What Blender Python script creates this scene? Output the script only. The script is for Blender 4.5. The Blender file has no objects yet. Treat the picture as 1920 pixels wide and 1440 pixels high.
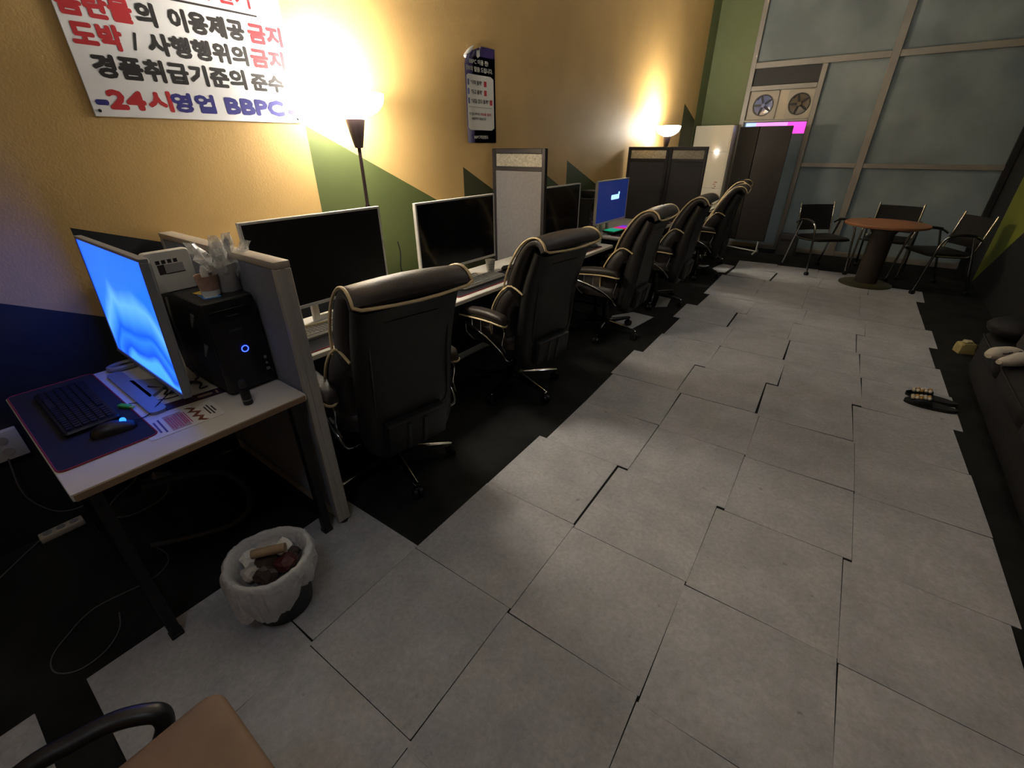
import bpy, bmesh, math, random
from mathutils import noise as mnoise
from mathutils import Vector, Matrix

# ---------------------------------------------------------------- camera
S = bpy.context.scene
COL = S.collection
random.seed(7)
CAM_H = 1.527
yaw, pit, rol = math.radians(36.74), math.radians(28.36), math.radians(-0.25)
F = Vector((-math.sin(yaw) * math.cos(pit), math.cos(yaw) * math.cos(pit), -math.sin(pit)))
R0 = Vector((math.cos(yaw), math.sin(yaw), 0))
U0 = R0.cross(F)
Rv = R0 * math.cos(rol) + U0 * math.sin(rol)
Uv = U0 * math.cos(rol) - R0 * math.sin(rol)
cam = bpy.data.cameras.new('camera')
cam.sensor_width = 36.0
cam.lens = 828.4 / 1920 * 36
cam.clip_start = 0.02
camo = bpy.data.objects.new('camera', cam)
camo.matrix_world = Matrix(((Rv.x, Uv.x, -F.x, 0), (Rv.y, Uv.y, -F.y, 0), (Rv.z, Uv.z, -F.z, CAM_H), (0, 0, 0, 1)))
COL.objects.link(camo)
S.camera = camo

# ---------------------------------------------------------------- world, exposure
w = bpy.data.worlds.new('night'); S.world = w; w.use_nodes = True
bg = w.node_tree.nodes['Background']
bg.inputs[0].default_value = (0.50, 0.56, 0.58, 1)
bg.inputs[1].default_value = 0.24
S.view_settings.view_transform = 'Standard'
S.view_settings.look = 'None'
S.view_settings.gamma = 1
S.view_settings.exposure = 0.60
S.view_settings.use_curve_mapping = False
WARM = (1.0, 0.925, 0.785)
BOWL_L = 50.0      # glowing glass of the floor lamps
BULB_W = 21.0      # bulb inside each bowl, watts
FILL_L = 5.0      # unseen fill lights added on the ceiling, entrance end and aisle

# ---------------------------------------------------------------- helpers
def lin(c):
    return tuple(((v / 255) / 12.92 if v / 255 <= 0.04045 else ((v / 255 + 0.055) / 1.055) ** 2.4) for v in c)

MATS = {}
def M(name, col, rough=0.5, metal=0.0, spec=0.5, noise=0.0, nscale=8.0, bump=0.0, bscale=40.0, emit=None, estr=0.0, coat=0.0, trans=0.0, detail=4.0, sheen=0.0):
    """plain procedural material; col in sRGB 0..255"""
    if name in MATS: return MATS[name]
    m = bpy.data.materials.new(name); m.use_nodes = True
    nt = m.node_tree; b = nt.nodes['Principled BSDF']
    c = lin(col)
    b.inputs['Base Color'].default_value = (*c, 1)
    b.inputs['Roughness'].default_value = rough
    b.inputs['Metallic'].default_value = metal
    b.inputs['Specular IOR Level'].default_value = spec
    b.inputs['Coat Weight'].default_value = coat
    b.inputs['Transmission Weight'].default_value = trans
    b.inputs['Sheen Weight'].default_value = sheen
    if noise or bump:
        tc = nt.nodes.new('ShaderNodeTexCoord')
    if noise:
        n = nt.nodes.new('ShaderNodeTexNoise'); n.inputs['Scale'].default_value = nscale; n.inputs['Detail'].default_value = detail
        nt.links.new(tc.outputs['Object'], n.inputs['Vector'])
        r = nt.nodes.new('ShaderNodeValToRGB')
        r.color_ramp.elements[0].position = 0.3; r.color_ramp.elements[1].position = 0.7
        r.color_ramp.elements[0].color = (*[max(0, v * (1 - noise)) for v in c], 1)
        r.color_ramp.elements[1].color = (*[min(1, v * (1 + noise)) for v in c], 1)
        nt.links.new(n.outputs['Fac'], r.inputs['Fac']); nt.links.new(r.outputs['Color'], b.inputs['Base Color'])
    if bump:
        n2 = nt.nodes.new('ShaderNodeTexNoise'); n2.inputs['Scale'].default_value = bscale; n2.inputs['Detail'].default_value = 3
        nt.links.new(tc.outputs['Object'], n2.inputs['Vector'])
        bp = nt.nodes.new('ShaderNodeBump'); bp.inputs['Strength'].default_value = bump; bp.inputs['Distance'].default_value = 0.01
        nt.links.new(n2.outputs['Fac'], bp.inputs['Height']); nt.links.new(bp.outputs['Normal'], b.inputs['Normal'])
    if emit:
        b.inputs['Emission Color'].default_value = (*lin(emit), 1); b.inputs['Emission Strength'].default_value = estr
    MATS[name] = m
    return m

def finish(name, bm, mat, parent=None, smooth=35, loc=None):
    me = bpy.data.meshes.new(name)
    bmesh.ops.recalc_face_normals(bm, faces=bm.faces[:])
    bm.to_mesh(me); bm.free()
    if smooth:
        for p in me.polygons: p.use_smooth = True
        me.set_sharp_from_angle(angle=math.radians(smooth))
    if mat:
        for mm in (mat if isinstance(mat, (list, tuple)) else [mat]): me.materials.append(mm)
    o = bpy.data.objects.new(name, me); COL.objects.link(o)
    if parent is not None: o.parent = parent
    if loc is not None: o.location = loc
    return o

def tag(o, label=None, cat=None, group=None, kind=None):
    if label: o['label'] = label
    if cat: o['category'] = cat
    if group: o['group'] = group
    if kind: o['kind'] = kind
    return o

def thing(name, label, cat, loc=(0, 0, 0), rz=0.0, group=None):
    o = bpy.data.objects.new(name, None); COL.objects.link(o)
    o.empty_display_size = 0.1
    o.location = loc; o.rotation_euler = (0, 0, rz)
    return tag(o, label, cat, group)

def struct(name, bm, mat, smooth=0):
    return tag(finish(name, bm, mat, None, smooth), kind='structure')

def dup(root, loc, rz, label, group=None):
    r = root.copy(); COL.objects.link(r); r.location = loc; r.rotation_euler = (0, 0, rz)
    r['label'] = label
    if group: r['group'] = group
    for ch in list(root.children):
        c = ch.copy(); COL.objects.link(c); c.parent = r
        for g in list(ch.children):
            d = g.copy(); COL.objects.link(d); d.parent = c
    return r

B = bmesh.new

def box(bm, lo, hi, bev=0.0, seg=2, mtx=None):
    cx = [(a + b) / 2 for a, b in zip(lo, hi)]; s = [abs(b - a) for a, b in zip(lo, hi)]
    mt = Matrix.Translation(cx) @ Matrix.Diagonal((*s, 1))
    if mtx is not None: mt = mtx @ mt
    r = bmesh.ops.create_cube(bm, size=1, matrix=mt)
    if bev > 0:
        ed = set()
        for v in r['verts']:
            for e in v.link_edges: ed.add(e)
        bmesh.ops.bevel(bm, geom=list(ed), offset=bev, segments=seg, profile=0.5, affect='EDGES')
    return r

def spline(pts, n=6, closed=False):
    pts = [Vector(p) for p in pts]
    out = []
    N = len(pts)
    rng = N if closed else N - 1
    for i in range(rng):
        p1, p2 = pts[i], pts[(i + 1) % N]
        p0 = pts[(i - 1) % N] if (closed or i > 0) else p1 * 2 - p2
        p3 = pts[(i + 2) % N] if (closed or i + 2 < N) else p2 * 2 - p1
        for k in range(n):
            t = k / n
            out.append(0.5 * ((2 * p1) + (p2 - p0) * t + (2 * p0 - 5 * p1 + 4 * p2 - p3) * t * t + (3 * p1 - p0 - 3 * p2 + p3) * t ** 3))
    if not closed: out.append(pts[-1])
    return out

def tube(bm, pts, r, seg=8, closed=False, flat=1.0):
    pts = [Vector(p) for p in pts]
    n = len(pts)
    rr = r if isinstance(r, (list, tuple)) else [r] * n
    rings = []
    prev = None
    for i, p in enumerate(pts):
        a = pts[i - 1] if (i > 0 or closed) else p
        b = pts[(i + 1) % n] if (i < n - 1 or closed) else p
        t = (b - a)
        t = t.normalized() if t.length > 1e-9 else Vector((0, 0, 1))
        if prev is None:
            u = t.orthogonal().normalized() if abs(t.z) > 0.9 else Vector((0, 0, 1)).cross(t).normalized()
        else:
            u = prev - t * prev.dot(t)
            u = u.normalized() if u.length > 1e-6 else t.orthogonal().normalized()
        prev = u
        v = t.cross(u)
        rings.append([bm.verts.new(p + u * rr[i] * math.cos(2 * math.pi * k / seg) + v * rr[i] * flat * math.sin(2 * math.pi * k / seg)) for k in range(seg)])
    m = n if closed else n - 1
    for i in range(m):
        A, Bq = rings[i], rings[(i + 1) % n]
        for k in range(seg):
            bm.faces.new((A[k], A[(k + 1) % seg], Bq[(k + 1) % seg], Bq[k]))
    if not closed:
        bm.faces.new(rings[0][::-1]); bm.faces.new(rings[-1])

def lathe(bm, prof, c=(0, 0, 0), seg=24, cap0=True, cap1=True):
    rings = []
    for r, z in prof:
        rings.append([bm.verts.new((c[0] + r * math.cos(2 * math.pi * k / seg), c[1] + r * math.sin(2 * math.pi * k / seg), c[2] + z)) for k in range(seg)])
    for A, Bq in zip(rings, rings[1:]):
        for k in range(seg):
            bm.faces.new((A[k], A[(k + 1) % seg], Bq[(k + 1) % seg], Bq[k]))
    if cap0: bm.faces.new(rings[0][::-1])
    if cap1: bm.faces.new(rings[-1])
    return rings

def loft(bm, rings, cap=True, closed=True):
    R_ = [[bm.verts.new(p) for p in ring] for ring in rings]
    n = len(R_[0])
    for A, Bq in zip(R_, R_[1:]):
        for k in range(n if closed else n - 1):
            bm.faces.new((A[k], A[(k + 1) % n], Bq[(k + 1) % n], Bq[k]))
    if cap:
        bm.faces.new(R_[0][::-1]); bm.faces.new(R_[-1])

def rrect(w_, h_, r, n=4):
    out = []
    for cx, cy, a0 in ((w_ / 2 - r, h_ / 2 - r, 0), (-w_ / 2 + r, h_ / 2 - r, 90), (-w_ / 2 + r, -h_ / 2 + r, 180), (w_ / 2 - r, -h_ / 2 + r, 270)):
        for k in range(n + 1):
            a = math.radians(a0 + 90 * k / n)
            out.append((cx + r * math.cos(a), cy + r * math.sin(a)))
    return out

def prism(bm, poly, z0, z1, mtx=None):
    """2-D polygon extruded along local z"""
    lo = [Vector((x, y, z0)) for x, y in poly]; hi = [Vector((x, y, z1)) for x, y in poly]
    if mtx is not None: lo = [mtx @ v for v in lo]; hi = [mtx @ v for v in hi]
    loft(bm, [lo, hi])

def plate(bm, p, u, v, w_, h_, t, r=0.0):
    """flat plate: centre p, axes u (width) v (height), thickness t along u x v, base at p"""
    u = Vector(u).normalized(); v = Vector(v).normalized(); n = u.cross(v)
    poly = rrect(w_, h_, r) if r > 0 else [(w_ / 2, h_ / 2), (-w_ / 2, h_ / 2), (-w_ / 2, -h_ / 2), (w_ / 2, -h_ / 2)]
    p = Vector(p)
    loft(bm, [[p + u * a + v * b for a, b in poly], [p + u * a + v * b + n * t for a, b in poly]])

TXT = {}
def text_bm(bm, body, p, u, v, size, width=None, bold=0.0, lift=0.0006, align='L', spacing=1.0):
    """lettering as flat mesh on a surface: p = left baseline, u = reading direction, v = up; width stretches the line to a length"""
    key = (body, spacing)
    if key not in TXT:
        c = bpy.data.curves.new('lettering', 'FONT'); c.body = body; c.resolution_u = 2; c.fill_mode = 'FRONT'; c.space_character = spacing
        o = bpy.data.objects.new('lettering', c); COL.objects.link(o)
        bpy.context.view_layer.update()
        me = bpy.data.meshes.new_from_object(o.evaluated_get(bpy.context.evaluated_depsgraph_get()))
        vs = [tuple(q.co) for q in me.vertices]; fs = [tuple(f.vertices) for f in me.polygons]
        bpy.data.objects.remove(o); bpy.data.curves.remove(c); bpy.data.meshes.remove(me)
        TXT[key] = (vs, fs)
    vs, fs = TXT[key]
    if not vs: return
    x0 = min(a[0] for a in vs); x1 = max(a[0] for a in vs)
    sx = size if width is None else width / max(1e-6, (x1 - x0))
    u = Vector(u).normalized(); v = Vector(v).normalized(); n = u.cross(v); p = Vector(p)
    off = 0 if align == 'L' else (x1 - x0) * sx / 2
    offs = [(0, 0)] if not bold else [(0, 0), (bold, 0), (-bold, 0), (0, bold), (0, -bold), (bold * .7, bold * .7), (-bold * .7, -bold * .7), (bold * .7, -bold * .7), (-bold * .7, bold * .7)]
    for i, (dx, dy) in enumerate(offs):
        vv = [bm.verts.new(p + u * ((a[0] - x0) * sx - off + dx * size) + v * (a[1] * size + dy * size) + n * (lift + i * 0.00004)) for a in vs]
        for f in fs:
            try: bm.faces.new([vv[k] for k in f])
            except ValueError: pass

def quad(bm, *ps):
    bm.faces.new([bm.verts.new(p) for p in ps])
# ---------------------------------------------------------------- setting
XW, YF, ZC = -2.52, 8.60, 3.60
m_yel = M('ochre_paint', (196, 162, 104), 0.55, noise=0.10, nscale=1.6, bump=0.08, bscale=120, spec=0.35)
m_grn = M('green_paint', (82, 91, 52), 0.6, noise=0.07, nscale=2, spec=0.3)
m_olv = M('olive_paint', (62, 64, 36), 0.6, noise=0.08, nscale=2, spec=0.3)
m_dkg = M('dark_green_paint', (66, 76, 48), 0.6, noise=0.08, nscale=2, spec=0.3)
m_blk = M('black_paint', (38, 40, 42), 0.6, noise=0.10, nscale=3, spec=0.3)
m_pil = M('sage_green_paint', (112, 120, 84), 0.6, noise=0.05, nscale=2, spec=0.3)
m_rgr = M('moss_green_paint', (120, 132, 50), 0.6, noise=0.06, nscale=2, spec=0.3)

def carpet_mat():
    m = bpy.data.materials.new('dark_carpet'); m.use_nodes = True; nt = m.node_tree; b = nt.nodes['Principled BSDF']
    tc = nt.nodes.new('ShaderNodeTexCoord')
    n = nt.nodes.new('ShaderNodeTexNoise'); n.inputs['Scale'].default_value = 5; n.inputs['Detail'].default_value = 8
    n2 = nt.nodes.new('ShaderNodeTexNoise'); n2.inputs['Scale'].default_value = 260; n2.inputs['Detail'].default_value = 2
    nt.links.new(tc.outputs['Object'], n.inputs['Vector']); nt.links.new(tc.outputs['Object'], n2.inputs['Vector'])
    r = nt.nodes.new('ShaderNodeValToRGB'); r.color_ramp.elements[0].position = 0.35; r.color_ramp.elements[1].position = 0.75
    r.color_ramp.elements[0].color = (0.008, 0.0085, 0.0085, 1); r.color_ramp.elements[1].color = (0.020, 0.021, 0.019, 1)
    nt.links.new(n.outputs['Fac'], r.inputs['Fac']); nt.links.new(r.outputs['Color'], b.inputs['Base Color'])
    bp = nt.nodes.new('ShaderNodeBump'); bp.inputs['Strength'].default_value = 0.5; bp.inputs['Distance'].default_value = 0.003
    nt.links.new(n2.outputs['Fac'], bp.inputs['Height']); nt.links.new(bp.outputs['Normal'], b.inputs['Normal'])
    b.inputs['Roughness'].default_value = 0.9; b.inputs['Specular IOR Level'].default_value = 0.2
    return m

def tile_mat():
    m = bpy.data.materials.new('grey_vinyl_tile'); m.use_nodes = True; nt = m.node_tree; b = nt.nodes['Principled BSDF']
    L = nt.links
    geo = nt.nodes.new('ShaderNodeNewGeometry'); oi = nt.nodes.new('ShaderNodeObjectInfo')
    off = nt.nodes.new('ShaderNodeVectorMath'); off.operation = 'MULTIPLY_ADD'
    cmb = nt.nodes.new('ShaderNodeCombineXYZ')
    for k in range(3): L.new(oi.outputs['Random'], cmb.inputs[k])
    off.inputs[1].default_value = (40, 40, 40)
    L.new(cmb.outputs[0], off.inputs[0]); L.new(geo.outputs['Position'], off.inputs[2])
    def nz(sc, det, rg):
        n = nt.nodes.new('ShaderNodeTexNoise'); n.inputs['Scale'].default_value = sc; n.inputs['Detail'].default_value = det; n.inputs['Roughness'].default_value = rg
        L.new(off.outputs[0], n.inputs['Vector']); return n
    n1, n2, n3 = nz(5, 6, .6), nz(55, 6, .7), nz(22, 2, .5)
    r = nt.nodes.new('ShaderNodeValToRGB'); r.color_ramp.elements[0].position = 0.3; r.color_ramp.elements[1].position = 0.72
    r.color_ramp.elements[0].color = (0.365, 0.37, 0.388, 1); r.color_ramp.elements[1].color = (0.505, 0.508, 0.528, 1)
    L.new(n1.outputs['Fac'], r.inputs['Fac'])
    r2 = nt.nodes.new('ShaderNodeValToRGB'); r2.color_ramp.elements[0].position = 0.3; r2.color_ramp.elements[1].position = 0.7
    r2.color_ramp.elements[0].color = (0.80, 0.80, 0.80, 1); r2.color_ramp.elements[1].color = (1.12, 1.12, 1.12, 1)
    L.new(n2.outputs['Fac'], r2.inputs['Fac'])
    mx = nt.nodes.new('ShaderNodeMix'); mx.data_type = 'RGBA'; mx.blend_type = 'MULTIPLY'; mx.inputs[0].default_value = 1
    L.new(r.outputs[0], mx.inputs[6]); L.new(r2.outputs[0], mx.inputs[7])
    r3 = nt.nodes.new('ShaderNodeValToRGB'); r3.color_ramp.elements[0].position = 0.72; r3.color_ramp.elements[1].position = 0.80
    r3.color_ramp.elements[0].color = (1, 1, 1, 1); r3.color_ramp.elements[1].color = (0.62, 0.6, 0.58, 1)
    L.new(n3.outputs['Fac'], r3.inputs['Fac'])
    mx2 = nt.nodes.new('ShaderNodeMix'); mx2.data_type = 'RGBA'; mx2.blend_type = 'MULTIPLY'; mx2.inputs[0].default_value = 1
    L.new(mx.outputs[2], mx2.inputs[6]); L.new(r3.outputs[0], mx2.inputs[7])
    L.new(mx2.outputs[2], b.inputs['Base Color'])
    b.inputs['Roughness'].default_value = 0.52; b.inputs['Specular IOR Level'].default_value = 0.4
    bp = nt.nodes.new('ShaderNodeBump'); bp.inputs['Strength'].default_value = 0.12; bp.inputs['Distance'].default_value = 0.002
    L.new(n2.outputs['Fac'], bp.inputs['Height']); L.new(bp.outputs['Normal'], b.inputs['Normal'])
    return m

bm = B(); box(bm, (-2.7, -2.8, -0.1), (1.95, 8.75, 0)); floor = struct('floor', bm, carpet_mat())
m_tile = tile_mat()
bm = B()
prism(bm, rrect(0.498, 0.498, 0.002, 1), 0, 0.003)
base_tile = finish('tile', bm, m_tile, floor, 0); base_tile.data.name = 'vinyl_tile'
TILE_N = [0]
def lay_tile(xn, xf, y0, wd, ln):
    """xn/xf = left edge at the near / far side"""
    o = base_tile if TILE_N[0] == 0 else base_tile.copy()
    if TILE_N[0]: COL.objects.link(o)
    TILE_N[0] += 1
    a = math.atan2(xn - xf, 0.503)
    o.location = ((xn + xf) / 2 + wd / 2, y0 + ln / 2, 0.0008 + random.random() * 0.0010)
    o.rotation_euler = (random.uniform(-.001, .001), random.uniform(-.001, .001), a)
    o.scale = (wd / 0.498, ln / 0.498, 1)
GAPS = {(2, 1): .012, (3, 1): .004, (4, 1): .006, (5, 2): .012, (5, 1): .006, (8, 1): .016, (7, 2): .012, (12, 1): .022, (6, 2): .005, (8, 3): .007, (7, 3): .005, (6, 3): .004, (5, 3): .005, (0, 1): .003, (1, 2): .0025}
YGAP = {(2, 2): .0, (3, 3): .006, (4, 3): .004, (8, 4): .006, (11, 1): .02, (2, 3): .004}
ROWS = {
 0: (0.325, [(-1.62, -1.635), (-1.12, -1.137), (-0.62, -0.64), (-0.12, -0.135), (0.385, 0.37)]),
 1: (0.832, [None, (-1.137, -1.152), (-0.634, -0.65), (-0.13, -0.15), (0.372, 0.36)]),
 2: (1.338, [None, (-1.15, -1.168), (-0.648, -0.664), (-0.146, -0.16), (0.356, 0.345)]),
 3: (1.850, [None, (-1.12, -1.14), (-0.615, -0.632), (-0.127, -0.142), (0.374, 0.36)]),
 4: (2.355, [None, (-1.14, -1.17), (-0.632, -0.655), (-0.14, -0.16), (0.362, 0.342)]),
 5: (2.862, [None, (-1.19, -1.215), (-0.69, -0.712), (-0.175, -0.205), (0.335, 0.312)]),
 6: (3.368, [None, (-1.14, -1.16), (-0.638, -0.652), (-0.13, -0.155), (0.358, 0.345)]),
 7: (3.873, [None, (-1.142, -1.16), (-0.648, -0.663), (-0.165, -0.188), (0.332, 0.318)]),
 8: (4.378, [None, (-1.232, -1.25), (-0.715, -0.73), (-0.212, -0.23), (0.292, 0.276)]),
 9: (4.875, [None, (-1.14, -1.145), (-0.65, -0.66), (-0.163, -0.17), (0.336, 0.326)]),
 10: (5.375, [None, (-1.213, -1.235), (-0.71, -0.725), (-0.222, -0.238), (0.28, 0.266)]),
 11: (5.875, [None, (-1.235, -1.258), (-0.725, -0.74), (-0.24, -0.255), (0.264, 0.25)]),
 12: (6.405, [None, (-1.212, -1.205), (-0.682, -0.672), (-0.176, -0.166), (0.325, 0.325)]),
 13: (6.905, [None, (-1.213, -1.265), (-0.712, -0.75), (-0.225, -0.25), None]),
 -1: (-0.178, [(-1.60, -1.605), (-1.10, -1.118), (-0.60, -0.615), (-0.10, -0.115), (0.40, 0.39)]),
 -2: (-0.69, [None, (-1.09, -1.10), (-0.59, -0.60), (-0.09, -0.10), (0.41, 0.40)]),
}
RK = sorted(ROWS)
for i, r in enumerate(RK):
    y0, xs = ROWS[r]
    yn = ROWS[RK[i + 1]][0] if i + 1 < len(RK) else y0 + .5
    for c, x in enumerate(xs):
        if not x: continue
        nx = xs[c + 1] if c + 1 < len(xs) else None
        wd = 0.5005
        if nx: wd = min(.53, (nx[0] + nx[1]) / 2 - (x[0] + x[1]) / 2 - GAPS.get((r, c), .0022))
        ln = yn - y0 - YGAP.get((r, c), .0022)
        lay_tile(x[0], x[1], y0, wd, ln)
lay_tile(-1.592, -1.60, -0.80, .5, .5)
# loose pieces lying on the carpet under the chairs
def loose(poly):
    bm = B(); prism(bm, poly, 0.0008, 0.0038); finish('tile', bm, m_tile, floor, 0)
loose([(-1.36, 6.50), (-1.26, 6.50), (-1.24, 6.98), (-1.42, 7.02), (-1.46, 6.66)])
loose([(-1.74, 4.04), (-1.61, 4.26), (-1.385, 4.24), (-1.43, 3.80), (-1.68, 3.82)])
loose([(-1.60, 5.00), (-1.49, 4.56), (-1.39, 4.64), (-1.46, 4.98)])

# left wall: ochre above a sawtooth of dark and green paint
TEETH = [  # y0, z at y0, y1, z at y1, paint
 (-2.75, 1.35, -0.62, 0.85, 0), (-0.62, 1.38, 0.430, 0.868, 0), (0.430, 1.245, 1.537, 0.865, 0), (1.537, 1.626, 2.768, 1.035, 1),
 (2.768, 1.386, 3.56, 0.985, 2), (3.56, 1.445, 4.317, 1.113, 3), (4.317, 1.393, 5.60, 0.905, 3), (5.60, 1.10, 7.62, 0.60, 3), (7.62, 2.058, 8.22, 1.865, 2)]
bm = B()
for y0, z0, y1, z1, p in TEETH:
    quad(bm, (XW, y0, 0), (XW, y1, 0), (XW, y1, z1), (XW, y0, z0)); bm.faces.ensure_lookup_table(); bm.faces[-1].material_index = 1 + p
    quad(bm, (XW, y0, z0), (XW, y1, z1), (XW, y1, ZC), (XW, y0, ZC))
quad(bm, (XW, 8.22, 0), (XW, YF, 0), (XW, YF, ZC), (XW, 8.22, ZC)); bm.faces.ensure_lookup_table(); bm.faces[-1].material_index = 5
# solid back of the wall
box(bm, (XW - 0.15, -2.75, 0), (XW - 0.004, YF + 0.1, ZC))
wl = struct('wall_left', bm, [m_yel, m_blk, m_grn, m_olv, m_dkg, m_pil])

bm = B(); box(bm, (XW, YF, 0), (-1.93, YF + 0.12, ZC)); struct('wall_far', bm, m_pil)
bm = B(); box(bm, (-2.7, -2.9, 0), (1.95, -2.75, ZC)); struct('wall_back', bm, m_yel)
bm = B(); box(bm, (-2.7, -2.9, ZC), (1.95, 8.75, ZC + 0.1)); struct('ceiling', bm, M('ceiling_paint', (222, 220, 216), 0.8, noise=.05, nscale=1))
XR = 1.34
bm = B()
box(bm, (XR + 0.004, 5.30, 0), (1.95, 8.75, ZC))
for poly, mi in (([(XR, 8.60, 0), (XR, 7.78, 0), (XR, 7.78, ZC), (XR, 8.60, ZC)], 0), ([(XR, 7.78, 0), (XR, 5.30, 0), (XR, 5.30, 1.66), (XR, 7.78, 0.01)], 0),
                 ([(XR, 7.78, 0.01), (XR, 5.30, 1.66), (XR, 5.30, ZC), (XR, 7.78, ZC)], 1)):
    quad(bm, *poly); bm.faces.ensure_lookup_table(); bm.faces[-1].material_index = mi
struct('wall_right', bm, [m_blk, m_rgr])
bm = B(); box(bm, (1.85, -2.8, 0), (1.95, 5.30, ZC)); struct('wall_right_near', bm, m_blk)

# far glazing
def frosted():
    m = bpy.data.materials.new('frosted_glass'); m.use_nodes = True; nt = m.node_tree; b = nt.nodes['Principled BSDF']; L = nt.links
    tc = nt.nodes.new('ShaderNodeTexCoord'); n = nt.nodes.new('ShaderNodeTexNoise'); n.inputs['Scale'].default_value = 1.7; n.inputs['Detail'].default_value = 7
    L.new(tc.outputs['Object'], n.inputs['Vector'])
    r = nt.nodes.new('ShaderNodeValToRGB'); r.color_ramp.elements[0].position = 0.38; r.color_ramp.elements[1].position = 0.66
    r.color_ramp.elements[0].color = (0.24, 0.27, 0.265, 1); r.color_ramp.elements[1].color = (0.44, 0.49, 0.485, 1)
    L.new(n.outputs['Fac'], r.inputs['Fac']); L.new(r.outputs[0], b.inputs['Base Color'])
    b.inputs['Roughness'].default_value = 0.38; b.inputs['Coat Weight'].default_value = 0.15; b.inputs['Coat Roughness'].default_value = 0.12
    t = nt.nodes.new('ShaderNodeBsdfTranslucent'); t.inputs[0].default_value = (0.56, 0.62, 0.62, 1)
    mx = nt.nodes.new('ShaderNodeMixShader'); mx.inputs[0].default_value = 0.40
    L.new(b.outputs[0], mx.inputs[1]); L.new(t.outputs[0], mx.inputs[2]); L.new(mx.outputs[0], nt.nodes['Material Output'].inputs['Surface'])
    return m
m_frost = frosted()
m_alu = M('grey_aluminium', (150, 146, 140), 0.45, 0.3, noise=.05, nscale=6)
win = bpy.data.objects.new('window_1', None); COL.objects.link(win); tag(win, kind='structure')
def bar(name, x0, x1, z0, z1, y0=YF - 0.05, y1=YF + 0.06, mat=m_alu):
    bm = B(); box(bm, (x0, y0, z0), (x1, y1, z1), 0.004, 1); return finish(name, bm, mat, win, 30)
bar('mullion', -1.93, -1.862, 0, ZC); bar('mullion', -1.005, -0.938, 0, 2.51, YF - 0.045); bar('mullion', -0.262, -0.172, 0, ZC, YF - 0.055); bar('mullion', 1.27, 1.335, 0, ZC, mat=m_blk)
for a, b_ in ((-1.862, -0.262), (-0.172, 1.27)): bar('transom', a, b_, 2.51, 2.585)
for a, b_ in ((-0.938, -0.262), (-0.172, 1.27)): bar('transom', a, b_, 1.225, 1.285); bar('sill', a, b_, 0, 0.07)
bar('transom', -1.862, -1.005, 2.232, 2.295); bar('transom', -1.862, -1.005, 1.825, 1.855); bar('sill', -1.862, -1.005, 0, 0.07)
def pane(x0, x1, z0, z1, mat=m_frost):
    bm = B(); box(bm, (x0, YF + 0.004, z0), (x1, YF + 0.014, z1)); return finish('pane', bm, mat, win, 0)
pane(-1.862, -0.262, 2.585, ZC); pane(-0.172, 1.27, 2.585, ZC); pane(-0.938, -0.262, 1.285, 2.51); pane(-0.172, 1.27, 1.285, 2.51)
pane(-0.938, -0.262, 0.07, 1.225); pane(-0.172, 1.27, 0.07, 1.225); pane(-1.862, -1.005, 0.07, 1.662)
bm = B(); box(bm, (-1.862, YF - 0.005, 2.295), (-1.005, YF + 0.02, 2.51)); finish('black_panel', bm, M('black_board', (34, 33, 35), 0.6), win, 0)
bm = B(); box(bm, (-1.862, YF + 0.0, 1.855), (-1.005, YF + 0.02, 2.232)); finish('fan_panel', bm, M('cream_panel', (196, 186, 166), 0.5, noise=.06, nscale=3), win, 0)
# ---------------------------------------------------------------- shared materials
m_white = M('white_laminate', (214, 210, 202), 0.42, noise=.04, nscale=5)
m_edge = M('tan_edge_band', (150, 124, 96), 0.55, noise=.10, nscale=20)
m_edgew = M('cream_edge_band', (206, 198, 182), 0.4, noise=.04, nscale=20)
m_steel = M('black_steel', (18, 18, 19), 0.45, 0.2, noise=.1, nscale=10)
m_chrome = M('chrome', (190, 190, 190), 0.14, 1.0)
m_leather = M('dark_brown_leather', (42, 35, 32), 0.48, spec=0.5, noise=.12, nscale=14, bump=.15, bscale=160)
m_leatherb = M('black_leather', (30, 28, 27), 0.5, spec=0.4, noise=.12, nscale=12, bump=.15, bscale=160)
m_pipe = M('cream_piping', (214, 192, 148), 0.5, noise=.06, nscale=30)
m_plast = M('black_plastic', (24, 24, 25), 0.42, noise=.08, nscale=20)
m_plastg = M('dark_grey_plastic', (52, 52, 54), 0.5, noise=.06, nscale=20)
m_pearl = M('pearl_white_plastic', (205, 203, 196), 0.35, noise=.03, nscale=10)
m_silver = M('silver_grey_plastic', (142, 144, 146), 0.38, 0.2, noise=.04, nscale=10)
m_offscr = M('dark_screen', (12, 12, 13), 0.10, spec=0.6)
m_offmat = M('matte_dark_screen', (8, 8, 9), 0.45, spec=0.3)
m_rubber = M('black_rubber', (20, 20, 20), 0.7)
m_paper = M('white_paper', (222, 220, 214), 0.7, noise=.03, nscale=10)
m_ink = M('black_ink', (34, 30, 32), 0.6)
m_red = M('red_ink', (192, 44, 54), 0.55)
m_navy = M('navy_ink', (48, 46, 132), 0.55)
m_mat = M('black_cloth_mat', (22, 22, 28), 0.8, noise=.1, nscale=40)
m_redst = M('red_stitching', (150, 34, 44), 0.7)

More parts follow.
